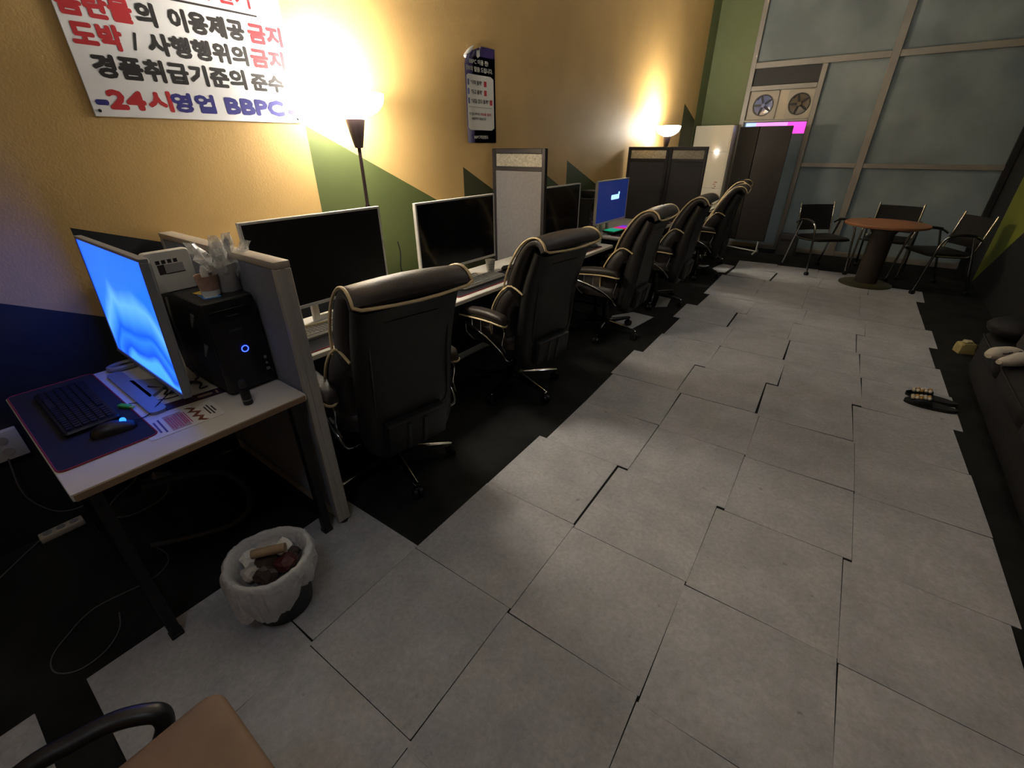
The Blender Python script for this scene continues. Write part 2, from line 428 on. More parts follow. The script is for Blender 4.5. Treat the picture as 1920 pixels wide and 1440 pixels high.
# ---------------------------------------------------------------- wall sign
sg = thing('wall_sign', 'large white notice board with red, black and blue Korean lettering on the ochre wall', 'sign', (XW, 0, 0))
SY0, SY1, SZ0, SZ1 = 0.650, 1.517, 1.634, 2.23
bm = B(); box(bm, (0.002, SY0, SZ0), (0.008, SY1, SZ1), 0.0015, 1); finish('board', bm, M('white_sign_board', (246, 246, 250), 0.42, noise=.02, nscale=3), sg)
for y, z in ((SY0 + .02, SZ0 + .02), (SY1 - .02, SZ0 + .02), (SY0 + .02, SZ1 - .02), (SY1 - .02, SZ1 - .02)):
    bm = B(); tube(bm, [(.008, y, z), (.0105, y, z), (.012, y, z)], [.006, .0055, .003], 10); finish('screw', bm, M('screw_head', (52, 50, 50), .4, .5), sg)
UY, UZ = (0, 1, 0), (0, 0, 1)
def sign_text(mat, items, parent, xo=0.008):
    for body, y, z, size, width, bold in items:
        bm = B(); text_bm(bm, body, (xo, y, z), UY, UZ, size, width, bold); finish('lettering', bm, mat, parent, 0)
SIGN = (
 [('의', .903, 1.963, .078, .062, .056), ('이용제공', 1.018, 1.963, .078, .297, .056), ('/', .857, 1.870, .078, .02, .03), ('사행행위의', .913, 1.869, .075, .391, .056), ('경품취급기준의', .703, 1.774, .078, .566, .056), ('준수', 1.299, 1.773, .072, .154, .056)],
 [('하지 말기', 1.06, 2.090, .085, .313, .03), ('음란물', .660, 1.962, .080, .225, .058), ('금지', 1.338, 1.963, .078, .156, .058), ('도박', .673, 1.868, .082, .151, .058), ('금지', 1.324, 1.869, .076, .159, .058), ('24', .712, 1.665, .084, .118, .065), ('시', .846, 1.669, .075, .083, .058)],
 [('-', .671, 1.664, .084, .032, .065), ('영업', .932, 1.669, .073, .169, .058), ('BBPC', 1.154, 1.666, .084, .273, .065), ('-', 1.456, 1.664, .084, .029, .065)])
for mt, items in ((m_ink, SIGN[0]), (m_red, SIGN[1]), (m_navy, SIGN[2])): sign_text(mt, items, sg)
bm = B(); box(bm, (0.0082, 0.94, 2.055), (0.0088, 1.395, 2.062)); finish('underline', bm, m_ink, sg, 0)

# ---------------------------------------------------------------- poster
ps = thing('poster', 'narrow purple and white paper poster with a curled left corner on the ochre wall', 'poster', (XW, 0, 0))
PY0, PY1, PZ0, PZ1 = 2.800, 3.172, 1.546, 2.150
def poster_x(y, z):
    u = (y - PY0) / (PY1 - PY0); v = (z - PZ0) / (PZ1 - PZ0)
    lift = 0.030 * max(0, 1 - u / 0.30) ** 2 + 0.004
    return lift + 0.02 * max(0, v - 0.93) * max(0, 1 - u) * 4
bm = B(); NX, NZ = 16, 20
gr = []
def curl(y, z):
    """top-left corner folds forward along a diagonal"""
    d = ((PY0 + 0.17 - y) + (z - (PZ1 - 0.075)) * 2.2)
    x = poster_x(y, z)
    if d > 0.12:
        s = d - 0.12; k = s * 0.55
        return (x + 0.03 * math.sin(min(k / 0.03, math.pi)), y + 0.05 * s, z - s * 0.28)
    return (x, y, z)
for i in range(NX + 1):
    gr.append([bm.verts.new(curl(PY0 + (PY1 - PY0) * i / NX, PZ0 + (PZ1 - PZ0) * j / NZ)) for j in range(NZ + 1)])
for i in range(NX):
    for j in range(NZ): bm.faces.new((gr[i][j], gr[i + 1][j], gr[i + 1][j + 1], gr[i][j + 1]))
bmesh.ops.solidify(bm, geom=bm.faces[:], thickness=0.0006)
finish('sheet', bm, M('purple_print', (78, 60, 140), 0.45, noise=.03, nscale=4), ps)
bm = B(); tube(bm, spline([(.036, 2.803, 2.066), (.033, 2.835, 2.092), (.026, 2.88, 2.120), (.012, 2.925, 2.143)], 5), [.010, .012, .013, .013, .0135, .0135, .0135, .013, .013, .012, .011, .010, .008, .006, .004, .002], 10); finish('curled_corner', bm, m_paper, ps, 60)
def post_plate(name, mat, y0, y1, z0, z1, lift, r=0.012):
    bm = B(); poly = rrect(y1 - y0, z1 - z0, r)
    yc, zc = (y0 + y1) / 2, (z0 + z1) / 2
    xs = sorted(set([y0 + (y1 - y0) * k / 10 for k in range(11)]))
    # strips that follow the bulge of the paper
    for a, b_ in zip(xs, xs[1:]):
        ins = r * (1 if (a == xs[0] or b_ == xs[-1]) else 0)
        za0 = z0 + (ins if a == xs[0] else 0); zb0 = z0 + (ins if b_ == xs[-1] else 0)
        za1 = z1 - (ins if a == xs[0] else 0); zb1 = z1 - (ins if b_ == xs[-1] else 0)
        quad(bm, (poster_x(a, zc) + lift, a, za0), (poster_x(b_, zc) + lift, b_, zb0), (poster_x(b_, zc) + lift, b_, zb1), (poster_x(a, zc) + lift, a, za1))
    bmesh.ops.remove_doubles(bm, verts=bm.verts[:], dist=1e-5)
    return finish(name, bm, mat, ps, 30)
post_plate('white_panel', m_paper, PY0 + 0.025, PY1 - 0.022, PZ0 + 0.085, PZ1 - 0.172, 0.0012, 0.015)
def post_text(mat, items):
    for body, y, z, size, width, bold in items:
        bm = B(); text_bm(bm, body, (0, y, z), UY, UZ, size, width, bold)
        for v in bm.verts: v.co.x += poster_x(v.co.y, 1.8) + 0.0016
        finish('lettering', bm, mat, ps, 0)
def post_blocks(name, mat, rects):
    for y, z, w_, h_ in rects:
        bm = B(); quad(bm, (poster_x(y, z) + .002, y, z), (poster_x(y + w_, z) + .002, y + w_, z), (poster_x(y + w_, z) + .002, y + w_, z + h_), (poster_x(y, z) + .002, y, z + h_)); finish(name, bm, mat, ps, 0)
post_text(m_paper, [('BBPC 이용 전!', 2.875, 2.042, .034, .215, .02), ('당부의 말씀 드립니다.', 2.825, 1.998, .034, .315, .02), ('BBPC게임랜드', 2.905, 1.575, .026, .165, .02)])
post_text(m_ink, [('"이따 올게"', 2.888, 1.918, .030, .125, .02), ('"자고 올게"', 2.888, 1.862, .030, .125, .02), ('"내일 갔다 올게"', 2.888, 1.805, .030, .195, .02),
                  ('저희 업소에서는', 2.845, 1.728, .019, .135, .015), ('제공하지 않습니다', 2.885, 1.698, .019, .165, .015)])
post_text(m_red, [('외상을 절대!', 2.988, 1.728, .019, .125, .02)])
post_blocks('number_box', m_navy, [(2.840, 1.910, .026, .036), (2.840, 1.854, .026, .036), (2.840, 1.797, .026, .036)])
post_blocks('red_box', m_red, [(3.035, 1.910, .030, .034), (3.035, 1.854, .030, .034), (3.100, 1.797, .030, .034)])
post_blocks('rule', m_ink, [(2.845, 1.777, .285, .002)])
bm = B()
quad(bm, (.012, 2.955, 2.085), (.012, 2.97, 2.075), (.012, 2.99, 2.12), (.012, 2.955, 2.125)); quad(bm, (.0121, 2.975, 2.08), (.0121, 2.992, 2.09), (.0121, 2.99, 2.128), (.0121, 2.968, 2.115))
finish('emblem', bm, m_paper, ps, 0)

# ---------------------------------------------------------------- floor lamps
def bowl_mat():
    m = bpy.data.materials.new('glowing_opal_glass'); m.use_nodes = True; nt = m.node_tree; b = nt.nodes['Principled BSDF']
    b.inputs['Base Color'].default_value = (0.9, 0.88, 0.82, 1); b.inputs['Roughness'].default_value = 0.3
    b.inputs['Emission Color'].default_value = (*WARM, 1); b.inputs['Emission Strength'].default_value = BOWL_L
    return m
m_bowl = bowl_mat()
m_lampm = M('dark_bronze_metal', (60, 48, 48), 0.4, 0.5)
def floor_lamp(loc, ztop, label, rb=0.165):
    t = thing('floor_lamp', label, 'lamp', loc, 0, 'torchiere floor lamps')
    bm = B(); lathe(bm, [(0.135, 0), (0.135, 0.012), (0.12, 0.022), (0.02, 0.03), (0.014, 0.05)], seg=32); finish('base', bm, m_lampm, t)
    bm = B(); lathe(bm, [(0.0095, 0.03), (0.0095, ztop - 0.24)], seg=12); finish('pole', bm, m_lampm, t)
    bm = B(); lathe(bm, [(0.012, 1.2), (0.0125, 1.205), (0.0125, 1.225), (0.012, 1.23)], seg=12); finish('pole_joint', bm, m_lampm, t)
    bm = B(); lathe(bm, [(0.020, ztop - 0.25), (0.022, ztop - 0.248), (0.052, ztop - 0.115), (0.05, ztop - 0.112)], seg=24); finish('socket_cone', bm, m_lampm, t)
    bm = B()
    out = [(rb * math.sin(a), ztop - 0.112 * (math.cos(a) ** 0.9 if math.cos(a) > 0 else 0)) for a in [math.radians(d) for d in (8, 20, 32, 44, 56, 68, 80, 90)]]
    inn = [(r * 0.955, z + 0.004) for r, z in out[::-1]]
    lathe(bm, out + inn, seg=40); bw = finish('bowl_shade', bm, m_bowl, t, 60)
    bm = B(); lathe(bm, [(.014, ztop - .10), (.014, ztop - .07), (.022, ztop - .065), (.022, ztop - .058)], seg=16); finish('bulb_holder', bm, m_pearl, t)
    L_ = bpy.data.lights.new('bulb_light', 'POINT'); L_.energy = BULB_W; L_.color = WARM; L_.shadow_soft_size = 0.04
    lo = bpy.data.objects.new('bulb_light', L_); COL.objects.link(lo); lo.parent = t; lo.location = (0, 0, ztop - 0.018)
    return t
floor_lamp((-2.335, 1.722, 0), 1.768, 'lit uplighter floor lamp beside the white notice board, nearest the camera')
floor_lamp((-2.285, 6.42, 0), 1.735, 'lit uplighter floor lamp at the far end beside the white air conditioner', 0.15)

# ---------------------------------------------------------------- desks
def desk(name, label, x0, x1, y0, y1, zt, edge, group=None, th=0.025, near=False, shade_panel=False):
    t = thing(name, label, 'desk', ((x0 + x1) / 2, (y0 + y1) / 2, 0), 0, group)
    hx, hy = (x1 - x0) / 2, (y1 - y0) / 2
    bm = B(); box(bm, (-hx, -hy, zt - th), (hx, hy, zt), 0.004 if near else 0.008, 2); finish('desktop', bm, m_white, t)
    bm = B(); box(bm, (hx - 0.004, -hy + 0.006, zt - th - 0.002), (hx + 0.002, hy - 0.006, zt - 0.003), 0.002, 1); finish('edge_band', bm, edge, t)
    for sy in (-1, 1):
        for sx in (-1, 1):
            bm = B(); lx, ly = (sx * (hx - 0.035) if near or sx < 0 else hx - 0.10), sy * (hy - 0.045)
            box(bm, (lx - 0.017, ly - 0.017, 0.0), (lx + 0.017, ly + 0.017, zt - th), 0.003, 1); lg = finish('leg', bm, m_steel, t)
            bm = B(); box(bm, (lx - 0.02, ly - 0.02, 0.0), (lx + 0.02, ly + 0.02, 0.018), 0.003, 1); finish('foot_cap', bm, m_rubber, lg)
        bm = B(); box(bm, (-hx + 0.05, sy * (hy - 0.045) - 0.012, 0.10), (hx - 0.05, sy * (hy - 0.045) + 0.012, 0.125), 0.002, 1); finish('side_rail', bm, m_steel, t)
        bm = B(); box(bm, (-hx + 0.05, sy * (hy - 0.045) - 0.012, zt - th - 0.03), (hx - 0.05, sy * (hy - 0.045) + 0.012, zt - th), 0.002, 1); finish('side_rail', bm, m_steel, t)
    bm = B(); box(bm, (-hx + 0.02, -hy + 0.05, zt - th - 0.035), (-hx + 0.045, hy - 0.05, zt - th), 0.002, 1); finish('back_rail', bm, m_steel, t)
    if shade_panel:
        bm = B(); box(bm, (-hx + 0.004, -hy + 0.01, 0.06), (-hx + 0.018, hy - 0.01, zt - th)); finish('added_shade_panel', bm, m_steel, t, 0)  # dark panel added so the space under the desk stays black
    return t
ZT = 0.70
desk('desk', 'white desk with a tan front edge holding the glowing blue monitor', -2.372, -1.500, 0.012, 0.702, ZT, m_edge, near=True)
DG = 'white desks in a row along the wall'
DXF = -1.805
desk('desk', 'long white desk behind the two nearest leather chairs', -2.29, DXF, 0.775, 3.060, ZT, m_edgew, DG, shade_panel=True)
desk('desk', 'white desk just beyond the first tall dark-framed screen', -2.29, DXF + .01, 3.14, 4.01, ZT, m_edgew, DG, shade_panel=True)
desk('desk', 'white desk holding the rainbow-lit keyboard and the dark blue monitor', -2.49, DXF + 0.03, 4.34, 5.70, ZT, m_edgew, DG, shade_panel=True)
desk('desk', 'white desk beyond the pair of dark screens by the far lamp', -2.13, DXF + 0.03, 5.80, 7.50, ZT, m_edgew, DG, shade_panel=True)

# ---------------------------------------------------------------- low grey partition beside the first desk
pt = thing('desk_partition', 'low grey fabric desk partition with a beige top cap beside the blue monitor', 'partition', (-2.008, 0.737, 0))
m_fab = M('grey_fabric', (116, 120, 132), 0.9, noise=.12, nscale=90, bump=.3, bscale=500, sheen=.2)
m_cap = M('beige_grey_cap', (176, 166, 150), 0.5)
m_post = M('warm_grey_metal', (186, 182, 174), 0.5, 0.2, noise=.05, nscale=12)
for s in (-1, 1):
    bm = B(); box(bm, (-0.47, s * 0.020, 0.09), (0.47, s * 0.0265, 1.165), 0.003, 1); finish('fabric_panel', bm, m_fab, pt)
bm = B(); box(bm, (-0.47, -0.020, 0.06), (0.47, 0.020, 1.165)); finish('core', bm, m_plastg, pt, 0)
bm = B(); box(bm, (-0.498, -0.029, 1.165), (0.498, 0.029, 1.19), 0.004, 2); finish('top_cap', bm, m_cap, pt)
for s in (-1, 1):
    bm = B(); box(bm, (s * 0.485 - 0.013, -0.029, 0.015), (s * 0.485 + 0.013, -0.006, 1.165), 0.003, 1); box(bm, (s * 0.485 - 0.013, 0.006, 0.015), (s * 0.485 + 0.013, 0.029, 1.165), 0.003, 1); box(bm, (s * 0.485 - 0.010, -0.007, 0.015), (s * 0.485 + 0.006 * s + 0.004, 0.007, 1.165))
    po = finish('edge_post', bm, m_post, pt)
    bm = B(); lathe(bm, [(0.018, 0), (0.018, 0.01), (0.006, 0.012), (0.006, 0.03)], (s * 0.485, 0, 0), 12); finish('foot', bm, m_rubber, po)
bm = B(); box(bm, (-0.47, -0.024, 0.03), (0.47, 0.024, 0.09), 0.002, 1); finish('base_rail', bm, m_post, pt)

# ---------------------------------------------------------------- tall screens
m_brz = M('dark_bronze_frame', (54, 50, 50), 0.45, 0.3, noise=.06, nscale=8)
m_scr = M('grey_screen_fabric', (128, 124, 124), 0.85, noise=.08, nscale=60, bump=.2, bscale=400)
m_scrd = M('charcoal_screen_fabric', (74, 72, 72), 0.85, noise=.08, nscale=60, bump=.2, bscale=400)
m_pat = M('patterned_glass', (196, 188, 168), 0.25, trans=0.35, noise=.25, nscale=70, bump=.6, bscale=90)
def tall_screen(label, x0, x1, y, rz, fab, h=1.508):
    wd = x1 - x0
    t = thing('folding_screen', label, 'partition', ((x0 + x1) / 2, y, 0), rz, 'tall dark-framed screens between the desks')
    hw = wd / 2
    for s in (-1, 1):
        bm = B(); box(bm, (s * hw - (0.032 if s > 0 else 0), -0.018, 0), (s * hw + (0.032 if s < 0 else 0), 0.018, h), 0.003, 1); po = finish('post', bm, m_brz, t)
        bm = B(); box(bm, (s * (hw - 0.016) - 0.02, -0.035, 0), (s * (hw - 0.016) + 0.016, 0.035, 0.02), 0.004, 1); finish('foot', bm, m_brz, po)
    for z0, z1 in ((h - 0.036, h), (h - 0.156, h - 0.125), (0.06, 0.09)):
        bm = B(); box(bm, (-hw + 0.032, -0.016, z0), (hw - 0.032, 0.016, z1), 0.003, 1); finish('rail', bm, m_brz, t)
    bm = B(); box(bm, (-hw + 0.032, -0.003, h - 0.125), (hw - 0.032, 0.003, h - 0.036)); finish('glass_strip', bm, m_pat, t, 0)
    bm = B(); box(bm, (-hw + 0.032, -0.011, 0.09), (hw - 0.032, 0.011, h - 0.156)); finish('fabric_panel', bm, fab, t, 0)
    return t
tall_screen('tall dark-framed grey screen with a patterned glass strip, nearest the camera', -2.49, -1.985, 3.10, 0, m_scr)
tall_screen('tall charcoal screen against the wall, left one of the far pair', -2.49, -1.990, 5.745, 0, m_scrd)
tall_screen('tall charcoal screen nearer the aisle, right one of the far pair', -1.985, -1.560, 5.755, 0.0, m_scrd)
# ---------------------------------------------------------------- leather chairs
def sheet_ring(y, z, ny, nz, wd, th, n=5, dome=0.0):
    """cross-section across the chair's width at profile point (y,z) with normal (ny,nz) (pointing forward/up)"""
    hw, ht = wd / 2, th / 2
    pts = []
    r = min(ht, 0.045)
    for cx, s0 in ((hw - r, 0), (-(hw - r), 1)):
        for k in range(n + 1):
            a = math.radians(-90 + 180 * k / n) if s0 == 0 else math.radians(90 + 180 * k / n)
            pts.append((cx + r * math.cos(a), ht * math.sin(a)))
    # side 0 goes from back to front; insert front samples for doming
    fr = [(hw - r - (2 * (hw - r)) * k / 6, ht + dome * math.sin(math.pi * k / 6)) for k in range(1, 6)]
    bk = [(-(hw - r) + (2 * (hw - r)) * k / 6, -ht) for k in range(1, 6)]
    seq = pts[:n + 1] + fr + pts[n + 1:] + bk
    return [Vector((x, y + ny * d, z + nz * d)) for x, d in seq]

def profile_loft(bm, path, wfun, tfun, dome=0.0, sub=5):
    P = spline([(0, y, z) for y, z in path], sub)
    N = len(P); rings = []
    for i, p in enumerate(P):
        a = P[max(0, i - 1)]; b = P[min(N - 1, i + 1)]
        t = (b - a).normalized()
        ny, nz = t.z, -t.y            # normal: forward when the path runs upward
        u = i / (N - 1)
        rings.append(sheet_ring(p.y, p.z, ny, nz, wfun(u), tfun(u), dome=dome * math.sin(math.pi * min(1, max(0, u)))))
    loft(bm, rings)
    return P

def edge_curve(P, wfun, tfun, side, off, i0=0, i1=None):
    N = len(P); out = []
    for i in range(i0, i1 if i1 else N):
        a = P[max(0, i - 1)]; b = P[min(N - 1, i + 1)]; t = (b - a).normalized()
        ny, nz = t.z, -t.y; u = i / (N - 1)
        d = tfun(u) * off
        out.append(Vector((side * (wfun(u) / 2 - 0.004), P[i].y + ny * d, P[i].z + nz * d)))
    return out

def make_chair(label):
    t = thing('executive_chair', label, 'chair', (0, 0, 0), 0, 'dark leather executive chairs with cream piping')
    # upper back cushion rolling over backwards at the top
    up = [(-0.165, 0.700), (-0.172, 0.77), (-0.195, 0.86), (-0.235, 0.95), (-0.280, 1.025), (-0.325, 1.068), (-0.370, 1.080), (-0.404, 1.066), (-0.422, 1.040)]
    wu = lambda u: 0.470 + 0.03 * math.sin(math.pi * min(1, u * 1.3)) if u < 0.6 else 0.470 + 0.03 * math.sin(math.pi * .78) + (u - .6) * .06
    tu = lambda u: 0.135 - 0.085 * min(1, u / 0.66)
    bm = B(); P = profile_loft(bm, up, wu, tu, dome=0.012); hb = finish('upper_cushion', bm, m_leather, t, 50)
    bm = B()
    L1 = edge_curve(P, wu, tu, -1, 0.46); R1 = edge_curve(P, wu, tu, 1, 0.46)
    e = L1[-1]; mid = [Vector((x, e.y - 0.002, e.z - 0.010 - 0.016 * math.cos(x * 6))) for x in (-0.225, -0.18, -0.09, 0, 0.09, 0.18, 0.225)]
    tube(bm, L1 + mid + R1[::-1], 0.0065, 6); finish('piping', bm, m_pipe, hb, 60)
    # lumbar cushion with side wings
    lo = [(-0.105, 0.430), (-0.090, 0.50), (-0.090, 0.58), (-0.110, 0.66), (-0.150, 0.735), (-0.190, 0.775)]
    wl_ = lambda u: 0.49 + 0.055 * math.sin(math.pi * u)
    tl = lambda u: 0.165 - 0.05 * u
    bm = B(); P2 = profile_loft(bm, lo, wl_, tl, dome=0.012); lb = finish('lumbar_cushion', bm, m_leather, t, 50)
    for s in (-1, 1):
        bm = B(); c2 = edge_curve(P2, wl_, tl, s, 0.40); e2 = c2[-1]
        tube(bm, c2 + [Vector((e2.x, e2.y - .03, e2.z + .008)), Vector((e2.x - s * .004, e2.y - 0.07, e2.z - .008)), Vector((e2.x - s * .01, e2.y - 0.105, e2.z - .03))], 0.006, 6); finish('piping', bm, m_pipe, lb, 60)
    # outer back shell
    sh = [(-0.190, 0.285), (-0.212, 0.37), (-0.240, 0.52), (-0.262, 0.68), (-0.290, 0.82), (-0.330, 0.94), (-0.362, 1.02)]
    ws = lambda u: 0.36 + 0.10 * min(1, u / 0.22) ** 0.6
    ts = lambda u: 0.14 - 0.06 * u
    bm = B(); P3 = profile_loft(bm, sh, ws, ts); bs = finish('back_shell', bm, m_leatherb, t, 50)
    bm = B(); ip = []
    for a, b_ in rrect(0.36, 0.50, 0.07, 5):
        zz = 0.70 + b_; u = (zz - 0.285) / 0.735
        j = min(range(len(P3)), key=lambda k: abs(P3[k].z - zz)); ip.append((a, P3[j].y - ts(u) / 2 - 0.0005, zz))
    tube(bm, ip, 0.0035, 6, closed=True); finish('seam', bm, m_leather, bs, 60)
    bm = B(); box(bm, (-0.150, -0.328, 0.315), (0.150, -0.270, 0.475), 0.014, 2, Matrix.Translation((0, -.30, .40)) @ Matrix.Rotation(math.radians(9), 4, 'X') @ Matrix.Translation((0, .30, -.40))); pk = finish('mechanism_cover', bm, m_leatherb, t)
    for x in (-0.06, 0.02):
        bm = B(); box(bm, (x, -0.336, 0.325), (x + 0.018, -0.324, 0.465), 0.003, 1, Matrix.Translation((0, -.30, .40)) @ Matrix.Rotation(math.radians(9), 4, 'X') @ Matrix.Translation((0, .30, -.40))); finish('strap', bm, m_plast, pk)
    # seat
    bm = B(); rings = []
    for k, (z, ins) in enumerate(((0.395, .03), (0.41, .005), (0.45, 0), (0.485, .008), (0.505, .04), (0.513, .10))):
        rings.append([Vector((a, b_ + 0.06, z)) for a, b_ in rrect(0.54 - 2 * ins, 0.52 - 2 * ins, 0.09 - ins * .3, 5)])
    loft(bm, rings); st = finish('seat', bm, m_leather, t, 50)
    bm = B(); box(bm, (-0.13, -0.12, 0.345), (0.13, 0.14, 0.395), 0.01, 1); finish('seat_plate', bm, m_plast, t)
    # arms
    for s in (-1, 1):
        bm = B(); rings = []
        for y, z, wd, h in ((-0.20, .612, .05, .03), (-0.17, .628, .07, .05), (-0.08, .632, .078, .056), (0.03, .628, .08, .056), (0.12, .618, .078, .05), (0.165, .605, .064, .04), (0.178, .597, .04, .02)):
            rings.append([Vector((s * 0.305 + a, y, z + b_)) for a, b_ in rrect(wd, h, min(wd, h) * .42, 4)])
        loft(bm, rings); ar = finish('armrest', bm, m_leather, t, 60)
        bm = B(); tube(bm, spline([(s * 0.345, 0.172, .590), (s * .347, .12, .594), (s * .347, .0, .603), (s * .345, -.10, .606), (s * .335, -.19, .598), (s * .31, -.205, .592), (s * .285, -.19, .596)], 4), 0.0055, 6); finish('piping', bm, m_pipe, ar, 60)
        for yy, zz in ((.10, .515), (.02, .495)):
            bm = B(); tube(bm, [(s * .305, yy, .603), (s * .305, yy, zz)], 0.005, 8); finish('arm_rod', bm, m_chrome, ar, 60)
        bm = B(); tube(bm, spline([(s * .305, -.16, .60), (s * .305, -.185, .55), (s * .305, -.165, .47), (s * .30, -.19, .42)], 5), 0.006, 8)
        finish('arm_bracket', bm, m_chrome, ar, 60)
        bm = B(); tube(bm, spline([(s * .305, .17, .532), (s * .308, .06, .506), (s * .308, -.06, .468), (s * .303, -.15, .415), (s * .285, -.19, .36), (s * .22, -.17, .345)], 6), 0.0075, 8); finish('arm_tube', bm, m_chrome, ar, 60)
        bm = B(); tube(bm, spline([(s * .30, .17, .53), (s * .298, .16, .46), (s * .27, .12, .41)], 5), 0.0075, 8); finish('arm_tube', bm, m_chrome, ar, 60)
    # base
    bm = B(); lathe(bm, [(0.028, 0.10), (0.028, 0.26), (0.016, 0.262), (0.016, 0.345)], seg=16); finish('gas_column', bm, m_plast, t)
    bm = B(); lathe(bm, [(0.045, 0.075), (0.05, 0.085), (0.05, 0.125), (0.035, 0.135)], seg=20); finish('hub', bm, m_plast, t)
    for k in range(5):
        a = math.radians(72 * k + 46.5); d = Vector((math.cos(a), math.sin(a), 0)); n = Vector((-d.y, d.x, 0))
        bm = B(); rg = []
        for r_, wd, z0, z1 in ((0.04, .042, .082, .120), (0.17, .036, .078, .108), (0.305, .028, .072, .090), (0.318, .02, .074, .086)):
            rg.append([d * r_ + n * x + Vector((0, 0, z)) for x, z in ((wd / 2, z0), (wd / 2, z1 - .006), (wd / 4, z1), (-wd / 4, z1), (-wd / 2, z1 - .006), (-wd / 2, z0))])
        loft(bm, rg); lg = finish('leg', bm, m_chrome if k != 2 else m_chrome, t, 40)
        bm = B(); c = d * 0.305
        tube(bm, [c + Vector((0, 0, .074)), c + Vector((0, 0, .05))], 0.007, 8)
        for sd in (-1, 1):
            p = c + n * sd * 0.014
            tube(bm, [p + n * -0.009 + Vector((0, 0, .0275)), p + n * 0.009 + Vector((0, 0, .0275))], 0.027, 14)
        box(bm, (-.012, -.012, .03), (.012, .012, .06), .004, 1, Matrix.Translation((c.x, c.y, 0)) @ Matrix.Rotation(a, 4, 'Z'))
        finish('caster', bm, m_plast, lg, 40)
    return t
CH = math.radians(90)
chair0 = make_chair('dark leather office chair with cream piping pushed up behind the grey partition, nearest the camera')
chair0.location = (-1.655, 1.148, 0); chair0.rotation_euler = (0, 0, CH - math.radians(11))
dup(chair0, (-1.65, 2.262, 0), CH - math.radians(7), 'dark leather office chair in front of the glossy monitor, second from the grey partition')
dup(chair0, (-1.62, 3.60, 0), CH + math.radians(3), 'dark leather office chair beside the loose floor tile, third from the grey partition')
dup(chair0, (-1.59, 4.735, 0), CH + math.radians(4), 'dark leather office chair by the rainbow-lit keyboard, fourth from the grey partition')
dup(chair0, (-1.58, 6.17, 0), CH + math.radians(7), 'dark leather office chair past the charcoal screens, fifth from the grey partition')
dup(chair0, (-1.73, 7.00, 0), CH + math.radians(5), 'dark leather office chair farthest from the camera, next to the black display board')

# ---------------------------------------------------------------- monitors
def monitor(label, loc, rz, scr_mat, z0, bez=m_pearl, w_=0.735, h=0.425, group='widescreen monitors on the desks', tilt=0.0, base='v'):
    """local: screen faces +X, width along Y; stands on a desk at z = loc.z"""
    t = thing('monitor', label, 'monitor', loc, rz, group)
    zc = z0 + h / 2
    tm = Matrix.Translation((0, 0, zc)) @ Matrix.Rotation(-tilt, 4, 'Y') @ Matrix.Translation((0, 0, -zc))
    def part(name, bm, mat, parent, sm=35):
        bmesh.ops.transform(bm, matrix=tm, verts=bm.verts[:]); return finish(name, bm, mat, parent, sm)
    bm = B(); b = 0.011
    for lo, hi in (((-.012, -w_ / 2, z0 + h - b), (.012, w_ / 2, z0 + h)), ((-.012, -w_ / 2, z0), (.014, w_ / 2, z0 + 0.016)), ((-.012, -w_ / 2, z0 + .016), (.012, -w_ / 2 + b, z0 + h - b)), ((-.012, w_ / 2 - b, z0 + .016), (.012, w_ / 2, z0 + h - b))):
        box(bm, lo, hi, 0.0015, 1)
    part('bezel', bm, bez, t)
    bm = B(); box(bm, (.004, -w_ / 2 + b, z0 + .016), (.009, w_ / 2 - b, z0 + h - b)); part('screen', bm, scr_mat, t, 0)
    bm = B(); rings = []
    for x, s in ((-.004, 1.0), (-.018, .99), (-.032, .8), (-.045, .5)):
        rings.append([Vector((x, a, zc + c)) for a, c in rrect((w_ - .004) * s, (h - .004) * s, .02, 3)])
    loft(bm, rings); part('back_cover', bm, bez, t, 40)
    bm = B()
    if base == 'v':
        zt_ = z0 + h * .30
        for sd in (-1, 1): box(bm, (-.075, sd * .075 - .018, .004), (-.050, sd * .075 + .018, zt_), .004, 2)
        box(bm, (-.075, -.06, .004), (-.050, .06, .040), .004, 2); box(bm, (-.075, -.06, zt_ - .04), (-.045, .06, zt_), .004, 2)
    else:
        tube(bm, spline([(-.045, 0, z0 + h * .35), (-.065, 0, z0 + .06), (-.06, 0, .05), (-.045, 0, .008)], 5), [.022] * 16, 10, flat=1.5)
    finish('stand_neck', bm, m_silver if bez is not m_pearl else m_pearl, t, 50)
    bm = B()
    if base == 'v':
        prism(bm, rrect(.17, .30, .03, 4), 0, .009, Matrix.Translation((-.055, 0, 0)))
    else:
        prism(bm, rrect(.052, .50, .02, 4), 0, .012, Matrix.Translation((.085, 0, 0)))
        prism(bm, [(.07, .11), (.07, -.11), (0, -.05), (-.085, -.035), (-.085, .035), (0, .05)], 0, .012)
    finish('stand_base', bm, m_silver if bez is not m_pearl else m_pearl, t, 40)
    return t
